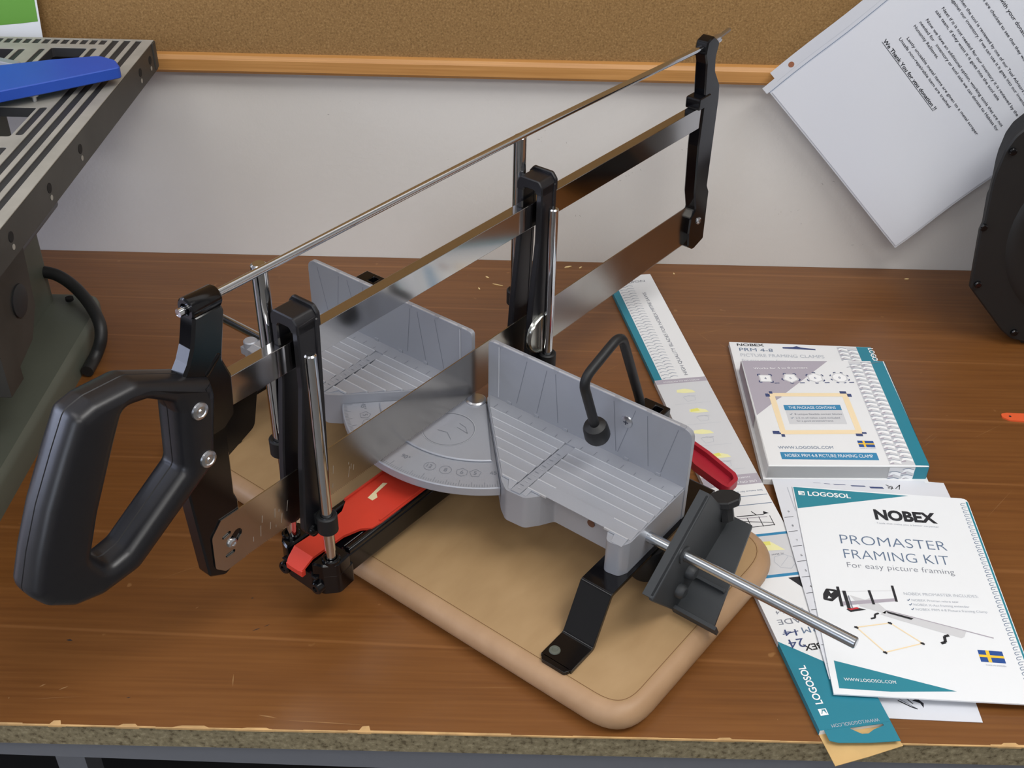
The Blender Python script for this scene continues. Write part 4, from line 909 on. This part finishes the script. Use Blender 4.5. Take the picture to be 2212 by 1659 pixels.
for tx, x, y, wd, cap, key, b in (('We Thank You for you donation !!', 31.3, 109, 96.5, 3.5, 'ink', .02), ('Unsafe non-repairable item are trashed', 40.3, 121.4, 95, 2.7, 'ink', .008), ('Lastly unusable metal items are given to a metal scraper', 45.2, 127.3, 134, 2.7, 'ink', .008),
        ('Humanity ReStores.', 39.3, 138.6, 43.5, 2.7, 'ink', .008), ('needed for   inventory or tool sale we can donate to Habitat for', 40, 144.6, 149, 2.7, 'ink', .008), ('Now we have an additional option, working tools that are not', 42, 150.4, 146, 2.7, 'ink', .008),
        ('sale team, if they want it it goes into the tool sale', 40.5, 161.5, 120, 2.7, 'ink', .008), ('Next if it is not needed for our inventory it is reviewed by the tool', 42, 167.5, 158, 2.7, 'ink', .008),
        ('against our inventory. If we can use it it goes into our inventory', 40, 178.3, 150, 2.7, 'ink', .008), ('When the tool is reviewed by one of our Tool Advisors it is checked', 42, 184.2, 158, 2.7, 'ink', .008),
        ('The tools are checked to see that they work and are safe', 40, 200.6, 138, 2.7, 'ink', .008), ('We start with your donated tools', 42, 212.5, 100, 3.4, 'ink', .008)):
    # laid word by word so that the lettering follows the gently waving page
    words = [q for q in tx.split(' ') if q]; W_ = lambda q: max(v[0] for v in glyphs(q, b)[0])-min(v[0] for v in glyphs(q, b)[0])
    full = W_(tx); done = ''
    for q in words:
        j = tx.index(q, len(done)); pre = tx[:j]+q; x1 = W_(pre)/full*wd; ww = W_(q)/full*wd; done = pre
        pq.text(q, (x+x1-ww, y), ww, cap, key, bold=b)
for k in range(10): pq.line((31.3+9.65*k, 107.9), (31.3+9.65*(k+1), 107.9), .45, 'ink')
tag(g.obj('printed_page', mats, smooth=60), 'white printed thank you letter inside the hanging plastic sleeve', 'letter')

# ------------------------------------------------------------------ black machine at the right
mach = empty('bench_sander', (560, 1000, 0), 'black bolted machine housing at the right edge of the bench', 'machine')
MF = lambda x, y, z: (x-560, y-1000, z)
hp = fillet([(451, 226), (445.5, 212), (442.8, 190), (442.7, 178), (445.6, 140), (444.0, 130), (450.5, 66.5), (494, 18), (507, 8), (525, 4), (600, 4), (690, 40), (712, 130), (690, 220), (630, 268), (540, 280), (480, 258)], [20, 20, 6, 6, 3, 3, 3, 12, 12, 20, 30, 40, 40, 40, 40, 40, 30], 5)
g = G(MF); g.prism(hp, 'xz', 970, 977, ch=1.5); hp2 = [(600+(x_-600)*.8, 140+(z_-140)*.8) for x_, z_ in hp]; g.prism(hp2, 'xz', 976, 1050, ch=2); hs = g.obj('housing', M['blackmachine'], mach, smooth=35)
g = G(MF); g.lathe((575, 970.5, 128), (0, -1, 0), [(104, 0), (100, 3), (90, 3.6), (86, 2.2), (60, 2), (0, 2)], 48); g.obj('round_cover', M['blackmachine'], hs, smooth=40)
for x, z in ((452, 212), (445.5, 134.5), (456, 72), (507, 17), (500, 262)):
    g = G(MF); g.lathe((x, 970, z), (0, -1, 0), [(3.6, 0), (3.6, 2.6), (2.6, 3.4), (0, 3.5)], 14); g.obj('bolt', M['black'], hs)
g = G(MF); g.box(520, 690, 975, 1090, 0, 10, ch=1.5); g.obj('base', M['blackmachine'], mach, smooth=30)

# ------------------------------------------------------------------ slotted machine table at the left
ts = empty('table_saw', (-520, 900, 0), 'grey bench saw with a slotted iron table at the left', 'machine')
TF = lambda x, y, z: (x+520, y-900, z)
ZT = 258.0; k_ = (630-ZT)/(630-250.0)
def tx_(x): return x*k_
def ty_(y): return y*k_
XE, YF, YN = tx_(-363), ty_(1107), 470.0
def R_(x0, x1, y0, y1, r=2.0): return fillet([(tx_(x0), ty_(y0)), (tx_(x1), ty_(y0)), (tx_(x1), ty_(y1)), (tx_(x0), ty_(y1))], r, 3)
wins = [R_(-455, -420, 1038, 1079.5, 3), R_(-560, -488.5, 1040, 1073.5, 3), R_(-640, -415.5, 866, 928.5, 3), R_(-640, -424, 760, 845, 3)]
slots = [R_(-416.5, -410.5, 1036, 1080, 2.8), R_(-484.5, -478, 1030, 1074, 2.8), R_(-465, -459.5, 1030, 1076, 2.6), R_(-413, -406.4, 869, 930, 3), R_(-416.5, -409.6, 640, 845, 3)]
yn = YN/k_
slots += [R_(-379.5, -373.4, yn+4, 1103.5, .6), R_(-391.2, -384.4, yn+4, 1103.5, .6), R_(-402.6, -395.8, yn+4, 1103.5, .6)]
slots += [R_(-413.4-9.3*k, -407.2-9.3*k, 1090, 1103.5, .6) for k in range(26)]
XL = -660.0
g = G(TF); g.prism([(XL, YN), (XE-2, YN), (XE-2, YF-2), (XL, YF-2)], 'xy', ZT-9, ZT-0.9, holes=wins)
g.obj('table_bed', M['tabletopdark'], ts, smooth=0)
g = G(TF); g.prism([(XL, YN), (XE, YN), (XE, YF), (XL, YF)], 'xy', ZT-0.9, ZT, holes=wins+slots)
g.obj('table_plate', M['tabletoplight'], ts, smooth=0, bevel=0.25)
g = G(TF); g.box(XE-5, XE-.2, YN, YF, ZT-29, ZT-1.0, ch=.5); g.box(XL, XE-5, YF-5, YF-.2, ZT-29, ZT-1.0, ch=.5); g.prism(fillet([(XE-9, YF-9), (XE+1.2, YF-9), (XE+1.2, YF+1), (XE-9, YF+1)], 2, 3), 'xy', ZT-27, ZT-0.4, ch=1)
sk = g.obj('table_skirt', M['tableside'], ts, smooth=30)
for y in (1086, 1052, 874, 800, 720):
    g = G(TF); g.lathe((XE-.1, ty_(y), ZT-13), (1, 0, 0), [(0, .25), (4, .25), (4, 0)], 16); g.obj('bolt_hole', M['dark'], sk, smooth=0)
    g = G(TF); g.lathe((XE-.1, ty_(y), ZT-21), (1, 0, 0), [(0, .25), (2.2, .25), (2.2, 0)], 12); g.obj('paint_chip', M['tabletoplight'], sk, smooth=0)
# cast base flange, column, bracket, cord
o1 = ccw(fillet([(-412, 600), (-412, 955), (-424, 987), (-650, 987), (-650, 600)], [6, 16, 14, 8, 6], 5))
g = G(TF); g.layers([(0, [o1]), (21, [o1]), (26, [inset(o1, 1.6)]), (29, [inset(o1, 5)])], 'xy')
g.prism(fillet([(-464, 690), (-464, 975), (-640, 975), (-640, 690)], [10, 6, 6, 6], 4), 'xy', 28, ZT-9, ch=1)
body = g.obj('cast_body', M['machinegrey'], ts, smooth=40)
g = G(TF); g.lathe((-446, 968, 31), (0, 0, 1), [(0, 3), (4, 3), (4, 0)], 14); g.obj('foot_bolt', M['dark'], body)
g = G(TF); g.prism(fillet([(735, ZT-29), (822, ZT-29), (812, 122), (792, 100), (748, 92)], [2, 2, 6, 6, 6], 4), 'yz', -412, -404, ch=1); g.box(-416, -398, 722, 748, 90, ZT-29, ch=1); g.box(-464, -412, 740, 790, 120, 190); br_ = g.obj('side_bracket', M['tableside'], ts, smooth=30)
g = G(TF); g.lathe((-404, 786, 142), (1, 0, 0), [(14, -4), (14, 1.5), (9, 3), (0, 3)], 20); g.obj('bracket_boss', M['tabletopdark'], br_)
g = G(TF); g.tube(bez([(-470, 968, 64), (-452, 967, 60), (-434, 959, 52), (-415, 940, 45), (-400, 919, 37), (-397, 908, 26), (-401, 903, 14), (-404, 893, 8.2), (-404.5, 878, 7.4)], 8), 6.0, 14); g.obj('power_cord', M['cordblack'], ts)
g = G(TF); g.box(-645, -430, 800, 960, 140, 205); g.obj('motor_cover', M['steelgrey'], ts, smooth=0, bevel=3)

# blue bar lying on the table
bl = fillet([(-600, 895), (-452, 958), (-412.5, 975), (-374.6, 986.9), (-357.7, 977.2), (-347.8, 959.4), (-390.5, 926.5), (-429.2, 897.7), (-600, 770)], [0, 0, 0, 12, 14, 4, 0, 0, 0], 5)
g = G(); g.prism(bl, 'xy', ZT+8.0, ZT+18.0, ch=0.8); bb = tag(g.obj('push_stick', M['blueplastic'], smooth=35), 'blue plastic bar with a rounded tip lying on the slotted machine table', 'push stick')
g = G(); g.prism([(-560, 850), (-500, 880), (-510, 910), (-570, 880)], 'xy', ZT+.1, ZT+8.0); g.obj('spacer_block', M['blueplastic'], bb, smooth=0)
g = G(); g.lathe((-413, 922, ZT+8), (0, 0, -1), [(4.5, 0), (4.5, 3), (2.2, 3.4), (2.2, 7.9), (0, 7.9)], 14); g.obj('wing_screw', M['screw'], bb)
g = G(); g.prism([(-560, 1046), (-560, 1034), (-455, 990), (-452, 998)], 'xy', ZT+.1, ZT+7, ch=0.8); tag(g.obj('pale_stick', M['cast'], smooth=30), 'pale grey green stick lying behind the blue bar on the machine table', 'stick')
